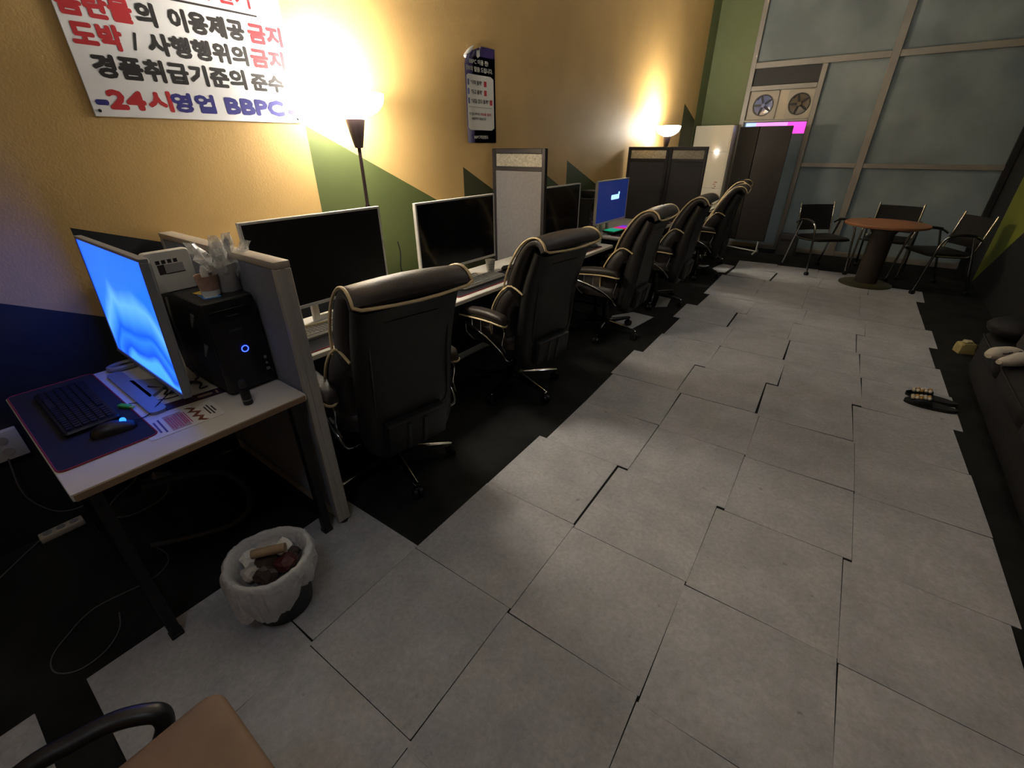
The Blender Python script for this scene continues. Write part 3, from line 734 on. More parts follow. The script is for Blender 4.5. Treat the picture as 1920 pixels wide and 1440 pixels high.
def blue_screen():
    m = bpy.data.materials.new('blue_wallpaper_screen'); m.use_nodes = True; nt = m.node_tree; L = nt.links; b = nt.nodes['Principled BSDF']
    tc = nt.nodes.new('ShaderNodeTexCoord')
    sep = nt.nodes.new('ShaderNodeSeparateXYZ'); L.new(tc.outputs['Object'], sep.inputs[0])
    n = nt.nodes.new('ShaderNodeTexNoise'); n.inputs['Scale'].default_value = 2.6; n.inputs['Detail'].default_value = 1.5; n.inputs['Distortion'].default_value = 0.6
    L.new(tc.outputs['Object'], n.inputs['Vector'])
    def mth(op, a_, b_):
        q = nt.nodes.new('ShaderNodeMath'); q.operation = op
        for i_, v_ in enumerate((a_, b_)):
            if isinstance(v_, float): q.inputs[i_].default_value = v_
            else: L.new(v_, q.inputs[i_])
        return q.outputs[0]
    # height across the picture, bent into a diagonal swoosh
    h_ = mth('MULTIPLY_ADD', sep.outputs['Z'], 2.0); h_.node.inputs[2].default_value = -0.08
    y2 = mth('MULTIPLY', sep.outputs['Y'], sep.outputs['Y'])
    h_ = mth('ADD', h_, mth('MULTIPLY', y2, 1.3)); h_ = mth('ADD', h_, mth('MULTIPLY', sep.outputs['Y'], -0.35))
    h_ = mth('ADD', h_, mth('MULTIPLY', mth('SUBTRACT', n.outputs['Fac'], 0.5), 0.55))
    r = nt.nodes.new('ShaderNodeValToRGB'); e = r.color_ramp.elements
    e[0].position = .0; e[0].color = (0.02, 0.137, 0.9, 1); e[1].position = 1.0; e[1].color = (0.006, 0.061, 1.0, 1)
    for p_, c_ in ((.14, (0.03, 0.158, 1.0, 1)), (.20, (0.004, 0.036, 0.42, 1)), (.30, (0.012, 0.086, 0.9, 1)), (.36, (0.004, 0.043, 0.55, 1)), (.46, (0.02, 0.108, 1.0, 1)), (.58, (0.05, 0.173, 1.0, 1)), (.70, (0.008, 0.072, 1.0, 1))):
        k = r.color_ramp.elements.new(p_); k.color = c_
    L.new(h_, r.inputs['Fac'])
    b.inputs['Base Color'].default_value = (0.01, 0.01, 0.012, 1); b.inputs['Roughness'].default_value = .25
    L.new(r.outputs[0], b.inputs['Emission Color']); b.inputs['Emission Strength'].default_value = SCREEN_L
    return m
SCREEN_L = 2.1
monitor('glowing blue monitor in a thin grey bezel on the nearest desk', (-2.035, 0.405, ZT), -math.pi / 2, blue_screen(), 0.062, m_silver, 0.690, 0.470, None, math.radians(3), 'y')
MX = -2.105
monitor('large white-framed switched-off monitor with a matte black screen, nearest the grey partition', (MX, 1.247, ZT), 0, m_offmat, 0.118)
monitor('white-framed switched-off monitor with a glossy screen and a plastic cup in front', (MX, 2.238, ZT), 0, m_offscr, 0.108)
monitor('switched-off monitor just past the first tall grey screen', (MX, 3.50, ZT), 0, m_offscr, 0.105, w_=0.70)
m_lock = M('dark_blue_screen', (16, 22, 60), 0.2, emit=(24, 38, 92), estr=.62)
mo5 = monitor('dark blue lit monitor with a small pale icon beside the charcoal screens', (MX, 4.555, ZT), math.radians(0), m_lock, 0.118, w_=0.72, h=.405)
bm = B()
plate(bm, (.0095, .055, .355), UY, UZ, .19, .046, .0005, .012); plate(bm, (.0095, .140, .388), UY, UZ, .034, .026, .0005, .008)
finish('screen_icon', bm, M('icon_light', (150, 190, 255), .3, emit=(150, 190, 255), estr=1.2), mo5, 0)
# ---------------------------------------------------------------- things on the first desk
def mouse_pad(label, x0, x1, y0, y1, z, group=None, red=True):
    t = thing('mouse_pad', label, 'mouse pad', ((x0 + x1) / 2, (y0 + y1) / 2, z), 0, group)
    bm = B(); prism(bm, rrect(x1 - x0, y1 - y0, .02, 4), 0.0, .003); finish('cloth', bm, m_mat, t, 30)
    bm = B(); tube(bm, [(a, b_, .0025) for a, b_ in rrect(x1 - x0, y1 - y0, .02, 4)], .0026, 6, closed=True); finish('stitched_edge', bm, m_redst, t, 60)
    return t
def keyboard(label, loc, rz, body, keys, ln=0.44, wd=0.145, group=None, keymats=None):
    """long side along local X, key rows stacked along local Y (far side = +Y)"""
    t = thing('keyboard', label, 'keyboard', loc, rz, group)
    bm = B(); rg = []
    for z, ins in ((0, .004), (.012, 0), (.018, .004)):
        rg.append([Vector((a, b_, z + .035 * (b_ + wd / 2) * .35)) for a, b_ in rrect(ln - 2 * ins, wd - 2 * ins, .012, 3)])
    loft(bm, rg); finish('case', bm, body, t, 40)
    def zat(y): return .018 + .035 * (y + wd / 2) * .35
    rows = 6; cols = 21
    bms = [B() for _ in (keymats or [keys])]
    kx = (ln - .024) / cols; ky = (wd - .022) / rows
    for r in range(rows):
        for c in range(cols):
            if c in (15, 19) and r == 5 and c == 15: continue
            if r == 0 and 4 <= c <= 9:
                if c > 4: continue
                x0, x1 = 4, 10
            else: x0, x1 = c, c + 1
            a = -ln / 2 + .012 + x0 * kx + .0012; b_ = -ln / 2 + .012 + x1 * kx - .0012
            y0 = -wd / 2 + .010 + r * ky + .0012; y1 = y0 + ky - .0024
            z = zat((y0 + y1) / 2) - .001
            q = bms[0 if not keymats else min(len(bms) - 1, int(c / cols * len(bms)))]
            lo = [Vector((x, y, z)) for x, y in ((a, y0), (b_, y0), (b_, y1), (a, y1))]
            hi = [Vector((x, y, z + .007)) for x, y in ((a + .002, y0 + .002), (b_ - .002, y0 + .002), (b_ - .002, y1 - .001), (a + .002, y1 - .001))]
            loft(q, [lo, hi])
    for q, mt in zip(bms, keymats or [keys]): tag(finish('keys', q, mt, t, 0), kind='stuff')
    return t
def mouse(label, loc, rz, mat=m_plast, led=None):
    t = thing('computer_mouse', label, 'mouse', loc, rz)
    bm = B(); rg = []
    for y, wd, h in ((-.058, .020, .012), (-.050, .046, .024), (-.025, .062, .036), (.005, .062, .037), (.035, .058, .028), (.055, .048, .017), (.062, .024, .010)):
        rg.append([Vector((wd / 2 * math.cos(a), y, max(0, h * math.sin(a)) if math.sin(a) > 0 else 0)) for a in [math.pi * k / 8 for k in range(9)]])
    loft(bm, rg); finish('shell', bm, mat, t, 60)
    bm = B(); tube(bm, [(-.005, .032, .028), (.005, .032, .028)], .009, 12); finish('scroll_wheel', bm, led or m_rubber, t, 60)
    return t
mouse_pad('black mouse pad with red stitched edge under the black keyboard', -2.372, -1.642, 0.018, 0.268, ZT + .0005)
keyboard('black keyboard on the red-edged mouse pad in the blue monitor light', (-2.055, 0.152, ZT + .004), 0, m_plast, M('black_keys', (30, 30, 34), .35), 0.43, 0.15)
mouse('black mouse with a blue-lit wheel on the nearest mouse pad', (-1.775, 0.185, ZT + .004), math.radians(-12), m_plast, M('blue_led', (10, 20, 90), .3, emit=(40, 110, 255), estr=2.2))
# leaflet and cards
lf = thing('leaflet', 'white printed menu leaflet with a torn brown edge at the desk front', 'leaflet', (-1.682, 0.352, ZT), math.radians(-3))
bm = B(); prism(bm, rrect(.152, .222, .010, 3), .0005, .0016); finish('sheet', bm, m_paper, lf, 0)
m_rust = M('rust_print', (120, 62, 44), .6); m_tan = M('tan_print', (176, 148, 132), .6); m_prp = M('purple_print_text', (92, 76, 130), .6)
bm = B(); pts = [(-.07, .035), (-.045, .055), (-.03, .038), (-.01, .062), (.012, .040), (.03, .058), (.05, .045), (.07, .060), (.07, .048), (.05, .030), (.03, .044), (.012, .024), (-.01, .046), (-.03, .022), (-.045, .040), (-.07, .022)]
prism(bm, pts, .0017, .0019); finish('brown_print', bm, m_rust, lf, 0)
bm = B(); plate(bm, (0, -.018, .0017), (1, 0, 0), (0, 1, 0), .125, .055, .0001); finish('tan_print', bm, m_tan, lf, 0)
bm = B()
for k in range(4): plate(bm, (-.004 * (k % 2), .015 - .006 * k, .0019), (1, 0, 0), (0, 1, 0), .10 - .012 * (k % 3), .0028, .0001)
for k in range(5): plate(bm, (.003 * (k % 2), -.012 - .007 * k, .0019), (1, 0, 0), (0, 1, 0), .108 - .014 * (k % 3), .0028, .0001)
finish('red_text_lines', bm, m_red, lf, 0)
bm = B()
for k in range(3): plate(bm, (0, -.060 - .014 * k, .0017), (1, 0, 0), (0, 1, 0), (.11, .09, .05)[k], .006, .0001)
finish('blue_text_lines', bm, m_prp, lf, 0)
bm = B()
for k in range(3): plate(bm, (.004, .075 + .010 * k, .0017), (1, 0, 0), (0, 1, 0), (.07, .085, .05)[k], .005, .0001)
finish('dark_text_lines', bm, m_ink, lf, 0)
cd = thing('card', 'dark purple printed card under the right end of the blue monitor', 'card', (-1.805, 0.43, ZT), math.radians(-8))
bm = B(); prism(bm, rrect(.058, .215, .003, 2), .0004, .0014); finish('sheet', bm, M('dark_purple_print', (52, 26, 54), .5), cd, 0)
bm = B(); plate(bm, (0, .04, .0015), (1, 0, 0), (0, 1, 0), .018, .05, .0001, .008); plate(bm, (0, .08, .0015), (1, 0, 0), (0, 1, 0), .028, .006, .0001); finish('pale_print', bm, m_tan, cd, 0)
us = thing('usb_stick', 'small translucent green stick beside the black keyboard', 'usb stick', (-1.925, 0.262, ZT + .003), math.radians(25))
bm = B(); box(bm, (-.030, -.009, 0), (.018, .009, .011), .003, 2); finish('body', bm, M('green_plastic', (70, 190, 70), .3, spec=.5), us)
bm = B(); box(bm, (.018, -.006, .002), (.032, .006, .008), .001, 1); finish('plug', bm, M('yellow_green_plastic', (170, 200, 90), .3), us)

# computer tower
pc = thing('computer_tower', 'black computer tower with a blue ring light on the nearest desk', 'computer', (-1.905, 0.610, ZT))
bm = B(); box(bm, (-.205, -.088, .010), (.195, .088, .358), .004, 1); finish('case', bm, M('black_metal_case', (28, 28, 30), .45, .2, noise=.08, nscale=20), pc)
bm = B(); box(bm, (.195, -.086, .012), (.209, .086, .356), .006, 2); fp = finish('front_panel', bm, m_plast, pc)
bm = B(); box(bm, (.2085, -.072, .285), (.2105, .072, .325), .001, 1); finish('drive_bay', bm, M('gloss_black_plastic', (16, 16, 18), .2), fp)
bm = B(); box(bm, (.209, -.02, .298), (.211, .02, .302)); finish('drive_slot', bm, m_plastg, fp, 0)
bm = B(); tube(bm, [(.2105, .006 + .0115 * math.cos(2 * math.pi * k / 28), .168 + .0115 * math.sin(2 * math.pi * k / 28)) for k in range(28)], .0017, 6, closed=True)
finish('power_ring', bm, M('blue_ring_led', (20, 30, 160), .3, emit=(36, 60, 255), estr=5.0), fp, 60)
bm = B(); plate(bm, (.2091, -.005, .246), UY, UZ, .045, .009, .0006, .003); finish('badge', bm, m_plastg, fp, 0)
bm = B()
for k, (h, wd) in enumerate(((.012, .010), (.010, .008), (.012, .014))): plate(bm, (.2092, .066, .112 - .024 * k), UY, UZ, wd, h, .0015, .003)
finish('ports', bm, m_silver, fp, 0)
bm = B(); rnd = random.Random(3)
for k in range(2):
    for j in range(5):
        plate(bm, (.10 - .05 * j / 5 - .0 + .03 * k, -.0885, .30 - .012 * j - k * .11), (1, 0, 0), UZ, .030 - .004 * j, .011, .0006)
finish('sticker_text', bm, m_silver, pc, 0)
for x in (-.16, .16):
    for y in (-.07, .07):
        bm = B(); lathe(bm, [(.012, 0), (.012, .010)], (x, y, 0), 10); finish('foot', bm, m_rubber, pc)
ZP = ZT + .358
# router box on the tower
rt = thing('router_box', 'white upright box with a black printed label standing on the black computer tower', 'router', (-1.968, 0.552, ZP), math.radians(4))
bm = B(); rg = []
for x, s in ((-.016, .96), (-.010, 1), (.010, 1), (.016, .96)):
    rg.append([Vector((x, a, .072 + c)) for a, c in rrect(.150 * s, .145 * s, .012, 4)])
loft(bm, rg); finish('case', bm, m_pearl, rt, 40)
bm = B()
for k in range(4): plate(bm, (.0161, -.036 + .019 * k, .108), UY, UZ, .013, .013, .0003)
plate(bm, (.0161, -.030, .082), UY, UZ, .022, .034, .0003); plate(bm, (.0161, .012, .066), UY, UZ, .062, .004, .0003)
finish('label_print', bm, m_ink, rt, 0)
bm = B(); plate(bm, (.0160, .012, .083), UY, UZ, .060, .030, .0003); finish('grey_label', bm, M('grey_print', (150, 148, 148), .6), rt, 0)
# cards, cups, wrapped cutlery
for i, (x, y, rz, col, lab) in enumerate(((-1.830, .600, 14, (214, 180, 60), 'yellow printed card under the tan cup on the tower'), (-1.790, .590, -6, (70, 130, 200), 'blue and white card on the front edge of the tower'))):
    c = thing('card', lab, 'card', (x, y, ZP), math.radians(rz))
    bm = B(); prism(bm, rrect(.085, .055, .004, 2), .0005 + .001 * (1 - i), .0013 + .001 * (1 - i)); finish('sheet', bm, M('card_%d' % i, col, .5, noise=.35, nscale=60), c, 0)
    bm = B(); plate(bm, (.015, 0, .0014 + .001 * (1 - i)), (1, 0, 0), UY, .03, .04, .0002); finish('white_print', bm, m_paper, c, 0)
cu = thing('cup', 'small tan paper cup with a white foot on the black tower', 'cup', (-1.795, .600, ZP + .0025))
bm = B(); lathe(bm, [(.029, .0), (.030, .018)], seg=24); finish('white_foot', bm, m_paper, cu)
bm = B(); lathe(bm, [(.030, .018), (.036, .068), (.037, .070), (.034, .069), (.028, .022)], seg=24, cap0=False); finish('tan_wall', bm, M('tan_paper', (178, 142, 122), .7, noise=.15, nscale=60), cu)
bm = B(); lathe(bm, [(.012, .02), (.012, .085), (.006, .098), (.004, .10)], (-.004, .0, 0), 10); finish('nozzle', bm, m_pearl, cu)
pn = thing('pencil_pot', 'light grey cylinder pot holding plastic-wrapped cutlery on the tower', 'pot', (-1.812, .668, ZP + .0005))
bm = B(); lathe(bm, [(.040, 0), (.041, .003), (.041, .097), (.038, .099), (.037, .095), (.036, .01)], seg=28); finish('body', bm, M('light_grey_ceramic', (168, 166, 162), .45, noise=.06, nscale=8), pn)
bm = B(); tube(bm, spline([(.0, -.039, .075), (.004, -.062, .07), (.004, -.062, .035), (.0, -.039, .03)], 5), .006, 8); finish('handle', bm, m_pearl, pn, 60)
def film_mat():
    m = bpy.data.materials.new('clear_plastic_film'); m.use_nodes = True; nt = m.node_tree; b = nt.nodes['Principled BSDF']
    b.inputs['Base Color'].default_value = (.95, .95, .93, 1); b.inputs['Roughness'].default_value = .22; b.inputs['Specular IOR Level'].default_value = .8
    tr = nt.nodes.new('ShaderNodeBsdfTransparent'); mx = nt.nodes.new('ShaderNodeMixShader')
    tc = nt.nodes.new('ShaderNodeTexCoord'); n = nt.nodes.new('ShaderNodeTexNoise'); n.inputs['Scale'].default_value = 40
    r = nt.nodes.new('ShaderNodeMapRange'); r.inputs[1].default_value = .35; r.inputs[2].default_value = .7; r.inputs[3].default_value = .25; r.inputs[4].default_value = .65
    nt.links.new(tc.outputs['Object'], n.inputs['Vector']); nt.links.new(n.outputs['Fac'], r.inputs[0]); nt.links.new(r.outputs[0], mx.inputs[0])
    nt.links.new(tr.outputs[0], mx.inputs[1]); nt.links.new(b.outputs[0], mx.inputs[2]); nt.links.new(mx.outputs[0], nt.nodes['Material Output'].inputs['Surface'])
    return m
m_film = film_mat()
m_spoon = M('white_plastic_cutlery', (224, 220, 210), .4)
rnd = random.Random(11)
for k, (dx, dy, lx, ly, hh) in enumerate(((-.006, -.014, -.02, -.05, .15), (.010, -.004, .03, -.01, .17), (-.010, .010, -.01, .04, .165), (.008, .014, .02, .07, .14))):
    sp = thing('wrapped_cutlery', ('plastic-wrapped white cutlery leaning left out of the grey pot', 'tallest plastic-wrapped cutlery standing in the grey pot', 'plastic-wrapped cutlery with a black end in the grey pot', 'plastic-wrapped cutlery leaning right over the partition from the grey pot')[k], 'cutlery', (-1.812, .668, ZP + .012), 0, 'wrapped cutlery in the grey pot')
    p0 = Vector((dx, dy, 0)); p1 = Vector((dx + lx, dy + ly, hh)); d = (p1 - p0)
    bm = B(); tube(bm, [p0, p0 + d * .6], .003, 6); 
    bm2 = B(); tube(bm2, [p0 + d * .6, p0 + d * .7, p0 + d * .85, p0 + d * .96, p1], [.004, .009, .012, .009, .003], 10, flat=.35)
    finish('stem', bm, m_spoon, sp, 60); finish('head', bm2, m_spoon if k != 2 else m_plast, sp, 60)
    bm = B(); N = 9
    rg = []
    for i in range(N):
        u = i / (N - 1); c = p0 + d * (.12 + .98 * u); r_ = .008 + .014 * math.sin(math.pi * min(1, u * 1.05)) + .006 * u
        rg.append([c + Vector((r_ * (1 + .5 * rnd.uniform(-1, 1)) * math.cos(2 * math.pi * j / 10), r_ * (1 + .5 * rnd.uniform(-1, 1)) * math.sin(2 * math.pi * j / 10), rnd.uniform(-.003, .003))) for j in range(10)])
    loft(bm, rg, cap=False); finish('plastic_wrap', bm, m_film, sp, 20)
bt = thing('bottle', 'small black bottle with a ribbed cap standing in front of the tower', 'bottle', (-1.605, .538, ZT))
bm = B(); lathe(bm, [(.015, 0), (.0165, .003), (.0165, .060), (.014, .066)], seg=20); finish('body', bm, m_plast, bt)
bm = B(); lathe(bm, [(.012, .066), (.0125, .068), (.0125, .090), (.010, .094)], seg=20); finish('cap', bm, m_plastg, bt)
bm = B(); lathe(bm, [(.01665, .018), (.01665, .021)], seg=20, cap0=False, cap1=False); finish('label_line', bm, m_silver, bt, 60)
def cable(label, pts, r, mat, cat='cable', name='cable', sub=6):
    bm = B(); tube(bm, spline(pts, sub), r, 8); o = finish(name, bm, mat, None, 60)
    return tag(o, label, cat)
m_cabw = M('grey_white_cable', (92, 90, 88), .6); m_cabk = M('black_cable', (22, 22, 24), .5); m_cabg = M('dark_grey_hose', (58, 58, 60), .6)
cable('thin black mouse cable running from the green stick under the blue monitor', [(-1.93, .272, ZT + .012), (-1.90, .33, ZT + .006), (-1.875, .40, ZT + .003), (-1.90, .45, ZT + .003), (-1.95, .48, ZT + .003)], .0018, m_cabk)
cable('thin black cable from the lit mouse to behind the blue monitor', [(-1.785, .247, ZT + .012), (-1.80, .285, ZT + .004), (-1.845, .34, ZT + .014), (-1.92, .41, ZT + .012), (-1.98, .47, ZT + .003)], .0018, m_cabk)
cable('tangled black cable behind the foot of the blue monitor', [(-2.02, .36, ZT + .016), (-1.96, .40, ZT + .006), (-1.92, .38, ZT + .005), (-1.90, .44, ZT + .012), (-1.96, .47, ZT + .004), (-1.91, .50, ZT + .008), (-1.87, .48, ZT + .003), (-1.86, .505, ZT + .006)], .003, m_cabk)
cable('pale grey cables hanging behind the right edge of the blue monitor', [(-1.93, .50, 1.05), (-1.90, .485, .98), (-1.915, .49, .90), (-1.89, .485, .82), (-1.91, .50, .74), (-1.96, .50, ZT + .004)], .004, m_cabw)
hp = thing('headphone_band', 'round grey coiled ring lying at the back of the nearest desk', 'ring', (-2.335, .375, ZT))
bm = B(); tube(bm, [(.030 * math.cos(2 * math.pi * k / 24), .055 * math.sin(2 * math.pi * k / 24), .012) for k in range(24)], .011, 8, closed=True); finish('ring', bm, m_silver, hp, 60)
bm = B(); lathe(bm, [(.018, .004), (.022, .010), (.018, .014)], seg=16); finish('centre', bm, m_plast, hp)

# ---------------------------------------------------------------- under the first desk
ot = thing('wall_socket', 'white wall socket box beside the left end of the nearest desk', 'socket', (XW, -.052, .475))
bm = B(); box(bm, (0, -.060, -.063), (.030, .046, .060), .004, 2); finish('box', bm, m_pearl, ot)
bm = B()
for z in (-.026, .024):
    tube(bm, [(.0295, -.007, z), (.0325, -.007, z)], .017, 20)
finish('outlet', bm, M('beige_plastic', (170, 162, 150), .5), ot, 40)
cable('thin grey cable drooping from the white wall socket', [(-2.49, -.071, .42), (-2.47, -.09, .30), (-2.46, -.083, .22), (-2.45, -.05, .148), (-2.45, -.004, .11), (-2.45, .06, .107), (-2.44, .16, .16)], .0028, m_cabw)
st = thing('power_strip', 'beige power strip on the dark floor under the nearest desk', 'power strip', (-2.49, -.055, 0), 0)
bm = B(); box(bm, (-.026, -.075, 0), (.026, .075, .028), .005, 2); finish('body', bm, M('beige_strip', (186, 176, 160), .5), st)
bm = B()
for k in range(3): tube(bm, [(0, -.045 + .045 * k, .0275), (0, -.045 + .045 * k, .030)], .016, 16)
finish('outlet', bm, m_silver, st, 40)
cable('thin grey cable running along the wall foot from the power strip', [(-2.49, -.132, .01), (-2.44, -.20, .004), (-2.37, -.276, .004), (-2.28, -.40, .004)], .0028, m_cabw)
cable('thick dark hose looping under the nearest desk down to the floor', [(-1.85, .19, .42), (-1.85, .25, .408), (-1.85, .33, .385), (-1.85, .43, .335), (-1.85, .495, .23), (-1.85, .495, .10), (-1.88, .42, .03), (-1.95, .30, .016), (-2.05, .15, .016)], .0135, m_cabg, 'hose', 'hose')
cable('thin white cable looping over the dark floor under the nearest desk', [(-2.066, .15, .02), (-1.99, .17, .004), (-1.955, .172, .003), (-1.902, .15, .003), (-1.871, .078, .003), (-1.897, -.085, .003), (-1.838, -.181, .003), (-1.78, -.231, .003), (-1.708, -.235, .003), (-1.653, -.186, .006), (-1.661, -.113, .006), (-1.722, -.059, .003), (-1.80, -.038, .003)], .0024, m_cabw)
cable('tangled thin cables hanging below the middle of the nearest desk', [(-1.9, .213, .62), (-1.9, .20, .45), (-1.9, .12, .40), (-1.9, .07, .35), (-1.9, .13, .30), (-1.9, .24, .31), (-1.9, .27, .38), (-1.9, .20, .42)], .0028, m_cabw)
ad = thing('power_adapter', 'grey plug adapter hanging among cables under the nearest desk', 'adapter', (-1.9, .262, .40))
bm = B(); box(bm, (-.02, -.028, -.012), (.02, .028, .014), .005, 2, Matrix.Rotation(math.radians(-30), 4, 'X')); finish('body', bm, m_silver, ad)
bm = B(); tube(bm, spline([(0, .02, .01), (0, .03, .10), (0, .01, .20), (0, .0, .27)], 4), .003, 6); finish('cord', bm, m_cabk, ad, 60)

# ---------------------------------------------------------------- bin
bn = thing('waste_bin', 'black waste bin with a white plastic bag folded over its rim', 'bin', (-1.345, .352, .004))
bm = B(); lathe(bm, [(.095, 0), (.100, .004), (.128, .235), (.131, .240), (.126, .240), (.098, .012)], seg=36); finish('bucket', bm, m_plast, bn)
def bag_mat():
    m = bpy.data.materials.new('white_plastic_bag'); m.use_nodes = True; nt = m.node_tree; b = nt.nodes['Principled BSDF']
    b.inputs['Base Color'].default_value = (.78, .78, .79, 1); b.inputs['Roughness'].default_value = .35
    tcb = nt.nodes.new('ShaderNodeTexCoord'); nb = nt.nodes.new('ShaderNodeTexVoronoi'); nb.inputs['Scale'].default_value = 38; nb.feature = 'DISTANCE_TO_EDGE'; bpb = nt.nodes.new('ShaderNodeBump'); bpb.inputs['Strength'].default_value = .7; bpb.inputs['Distance'].default_value = .006
    nt.links.new(tcb.outputs['Object'], nb.inputs['Vector']); nt.links.new(nb.outputs['Distance'], bpb.inputs['Height']); nt.links.new(bpb.outputs['Normal'], b.inputs['Normal'])
    tr = nt.nodes.new('ShaderNodeBsdfTransparent'); mx = nt.nodes.new('ShaderNodeMixShader'); mx.inputs[0].default_value = .72
    nt.links.new(tr.outputs[0], mx.inputs[1]); nt.links.new(b.outputs[0], mx.inputs[2]); nt.links.new(mx.outputs[0], nt.nodes['Material Output'].inputs['Surface'])
    return m
bm = B(); rg = []; NB, NR = 110, 26
prof = spline([(.096, 0, .190), (.110, 0, .222), (.120, 0, .244), (.131, 0, .256), (.143, 0, .250), (.150, 0, .226), (.153, 0, .185), (.150, 0, .135), (.143, 0, .095)], 6)
for j in range(NR):
    u = j / (NR - 1); q = prof[round(u * (len(prof) - 1))]; ring = []; out = max(0, (u - .42) / .58)
    for k in range(NB):
        a = 2 * math.pi * k / NB; ca, sa = math.cos(a), math.sin(a)
        def nz(sc, z, o=0): return mnoise.noise(Vector((ca * sc + o, sa * sc - o, z)))
        fold = abs(nz(4.2, u * 1.1, 3)) * 1.3 + abs(nz(9, u * 2.2, 7)) * .55 + .25 * nz(20, u * 9, 1)
        r_ = q.x + (.003 + .020 * out) * (fold - .42) + .012 * out * nz(1.2, 0, 9)
        side = .5 + .5 * math.cos(a - math.radians(238))
        hem = (-.022 * side + .070 * (1 - side) ** 1.5) * out ** 1.4 + .030 * out ** 2 * nz(3.0, 2.0, 5)
        z = q.z + hem + .012 * nz(2.0, u * .7, 2) + .004 * nz(12, u * 6, 4)
        ring.append(Vector((r_ * ca, r_ * sa, max(.02, z))))
    rg.append(ring)
loft(bm, rg, cap=False); finish('bin_liner', bm, bag_mat(), bn, 25)
bm = B(); lathe(bm, [(.099, .192), (.01, .198)], seg=24, cap0=False); finish('liner_floor', bm, M('grey_bag_inside', (120, 118, 118), .6), bn)
def crumple(bm, c, r, seed, sq=(1, 1, .7)):
    rd = random.Random(seed); s = bmesh.ops.create_icosphere(bm, subdivisions=2, radius=r)
    for v in s['verts']:
        n = v.co.normalized(); k = 1 + rd.uniform(-.28, .22)
        v.co = Vector((n.x * r * k * sq[0], n.y * r * k * sq[1], n.z * r * k * sq[2])) + Vector(c)
BL = 'crumpled litter in the waste bin'
g1 = M('pale_grey_paper', (176, 172, 170), .7); g2 = M('dark_red_wrapper', (80, 38, 38), .4); g3 = M('dark_brown_wrapper', (58, 44, 40), .5)
for k, (x, y, z, r_, mt, lab) in enumerate(((-.055, .030, .205, .036, g1, 'crumpled grey tissue at the back of the waste bin'), (-.010, .060, .207, .034, m_paper, 'crumpled white tissue on the partition side of the waste bin'), (-.055, -.030, .203, .034, m_paper, 'crumpled white tissue at the left of the waste bin'),
    (.058, .030, .203, .032, g2, 'dark red wrapper at the right of the waste bin'), (.0, -.005, .204, .034, g3, 'dark brown wrapper in the middle of the waste bin'), (.050, -.040, .202, .030, g3, 'small dark wrapper at the front of the waste bin'), (.0, -.065, .202, .028, g1, 'small grey paper ball at the front left of the waste bin'), (.035, .07, .205, .024, g3, 'small dark scrap at the back right of the waste bin'))):
    bm = B(); crumple(bm, (-1.345 + x, .352 + y, z + .030), r_ * 1.15, k); tag(finish('crumpled_paper', bm, mt, None, 15), lab, 'litter', BL)
ck = thing('paper_tube', 'tan rolled paper tube lying on top of the litter in the bin', 'litter', (-1.332, .358, .275), math.radians(50), BL)
bm = B(); tube(bm, [(-.055, 0, .005), (.055, 0, .012)], .016, 14); finish('tube', bm, M('kraft_paper', (156, 134, 106), .7, noise=.1, nscale=30), ck, 40)
bm = B(); tube(bm, [(-.0555, 0, .005), (-.053, 0, .005)], .011, 14); finish('opening', bm, m_ink, ck, 40)

# ---------------------------------------------------------------- things on the desks along the wall
MG = 'red-edged mouse pads on the row of desks'; KG = 'keyboards on the row of desks'
mouse_pad('black red-edged mouse pad in front of the matte black monitor', -2.02, -1.825, .86, 1.60, ZT + .0005, MG)
mouse_pad('black red-edged mouse pad in front of the glossy monitor', -2.04, -1.845, 1.93, 2.66, ZT + .0005, MG)
mouse_pad('black red-edged mouse pad past the first tall screen', -2.02, -1.83, 3.26, 3.86, ZT + .0005, MG)
mouse_pad('black red-edged mouse pad under the rainbow-lit keyboard', -2.02, -1.80, 4.42, 5.62, ZT + .0005, MG)
KR = -math.pi / 2 + math.pi
m_keyg = M('grey_keys', (150, 148, 142), .45); m_kbg = M('warm_grey_case', (126, 122, 116), .45)
m_keyw = M('cream_keys', (186, 180, 170), .45); m_kbw = M('cream_case', (168, 162, 150), .45)
keyboard('cream keyboard with coiled cable in front of the matte black monitor', (-2.03, 1.08, ZT + .004), KR, m_kbw, m_keyw, group=KG)
keyboard('grey keyboard in front of the glossy monitor', (-1.975, 2.27, ZT + .004), KR, m_kbg, m_keyg, group=KG)
def glow(name, c, e=1.6): return M(name, tuple(v * .4 for v in c), .4, emit=c, estr=e)
kb = keyboard('black keyboard lit in green, red and purple below the dark blue monitor', (-2.045, 4.66, ZT + .02), KR + math.radians(-4), m_plast, m_plast, group=KG,
         keymats=[glow('green_keys', (20, 120, 84), 1.0), glow('teal_keys', (30, 120, 110), 1.0), glow('red_keys', (170, 30, 64), 1.0), glow('magenta_keys', (140, 30, 150), 1.0), glow('purple_keys', (80, 40, 170), 1.0)])
mouse('black mouse on the pad past the first tall screen', (-1.90, 3.78, ZT + .004), math.radians(100))
mouse('black mouse by the cream keyboard half hidden behind the nearest leather chair', (-1.90, 1.44, ZT + .004), math.radians(95))
cable('cream coiled cable lying on the cream keyboard', [(-2.12, .98, ZT + .02), (-2.08, 1.02, ZT + .035), (-2.05, 1.10, ZT + .04), (-2.06, 1.2, ZT + .035), (-2.10, 1.28, ZT + .02)], .005, M('cream_cable', (206, 192, 150), .5))
cable('white looped cable beside the plastic cup by the glossy monitor', [(-2.15, 2.32, ZT + .005), (-2.08, 2.36, ZT + .03), (-2.02, 2.30, ZT + .03), (-2.06, 2.22, ZT + .028), (-2.13, 2.2, ZT + .005)], .004, m_pearl)
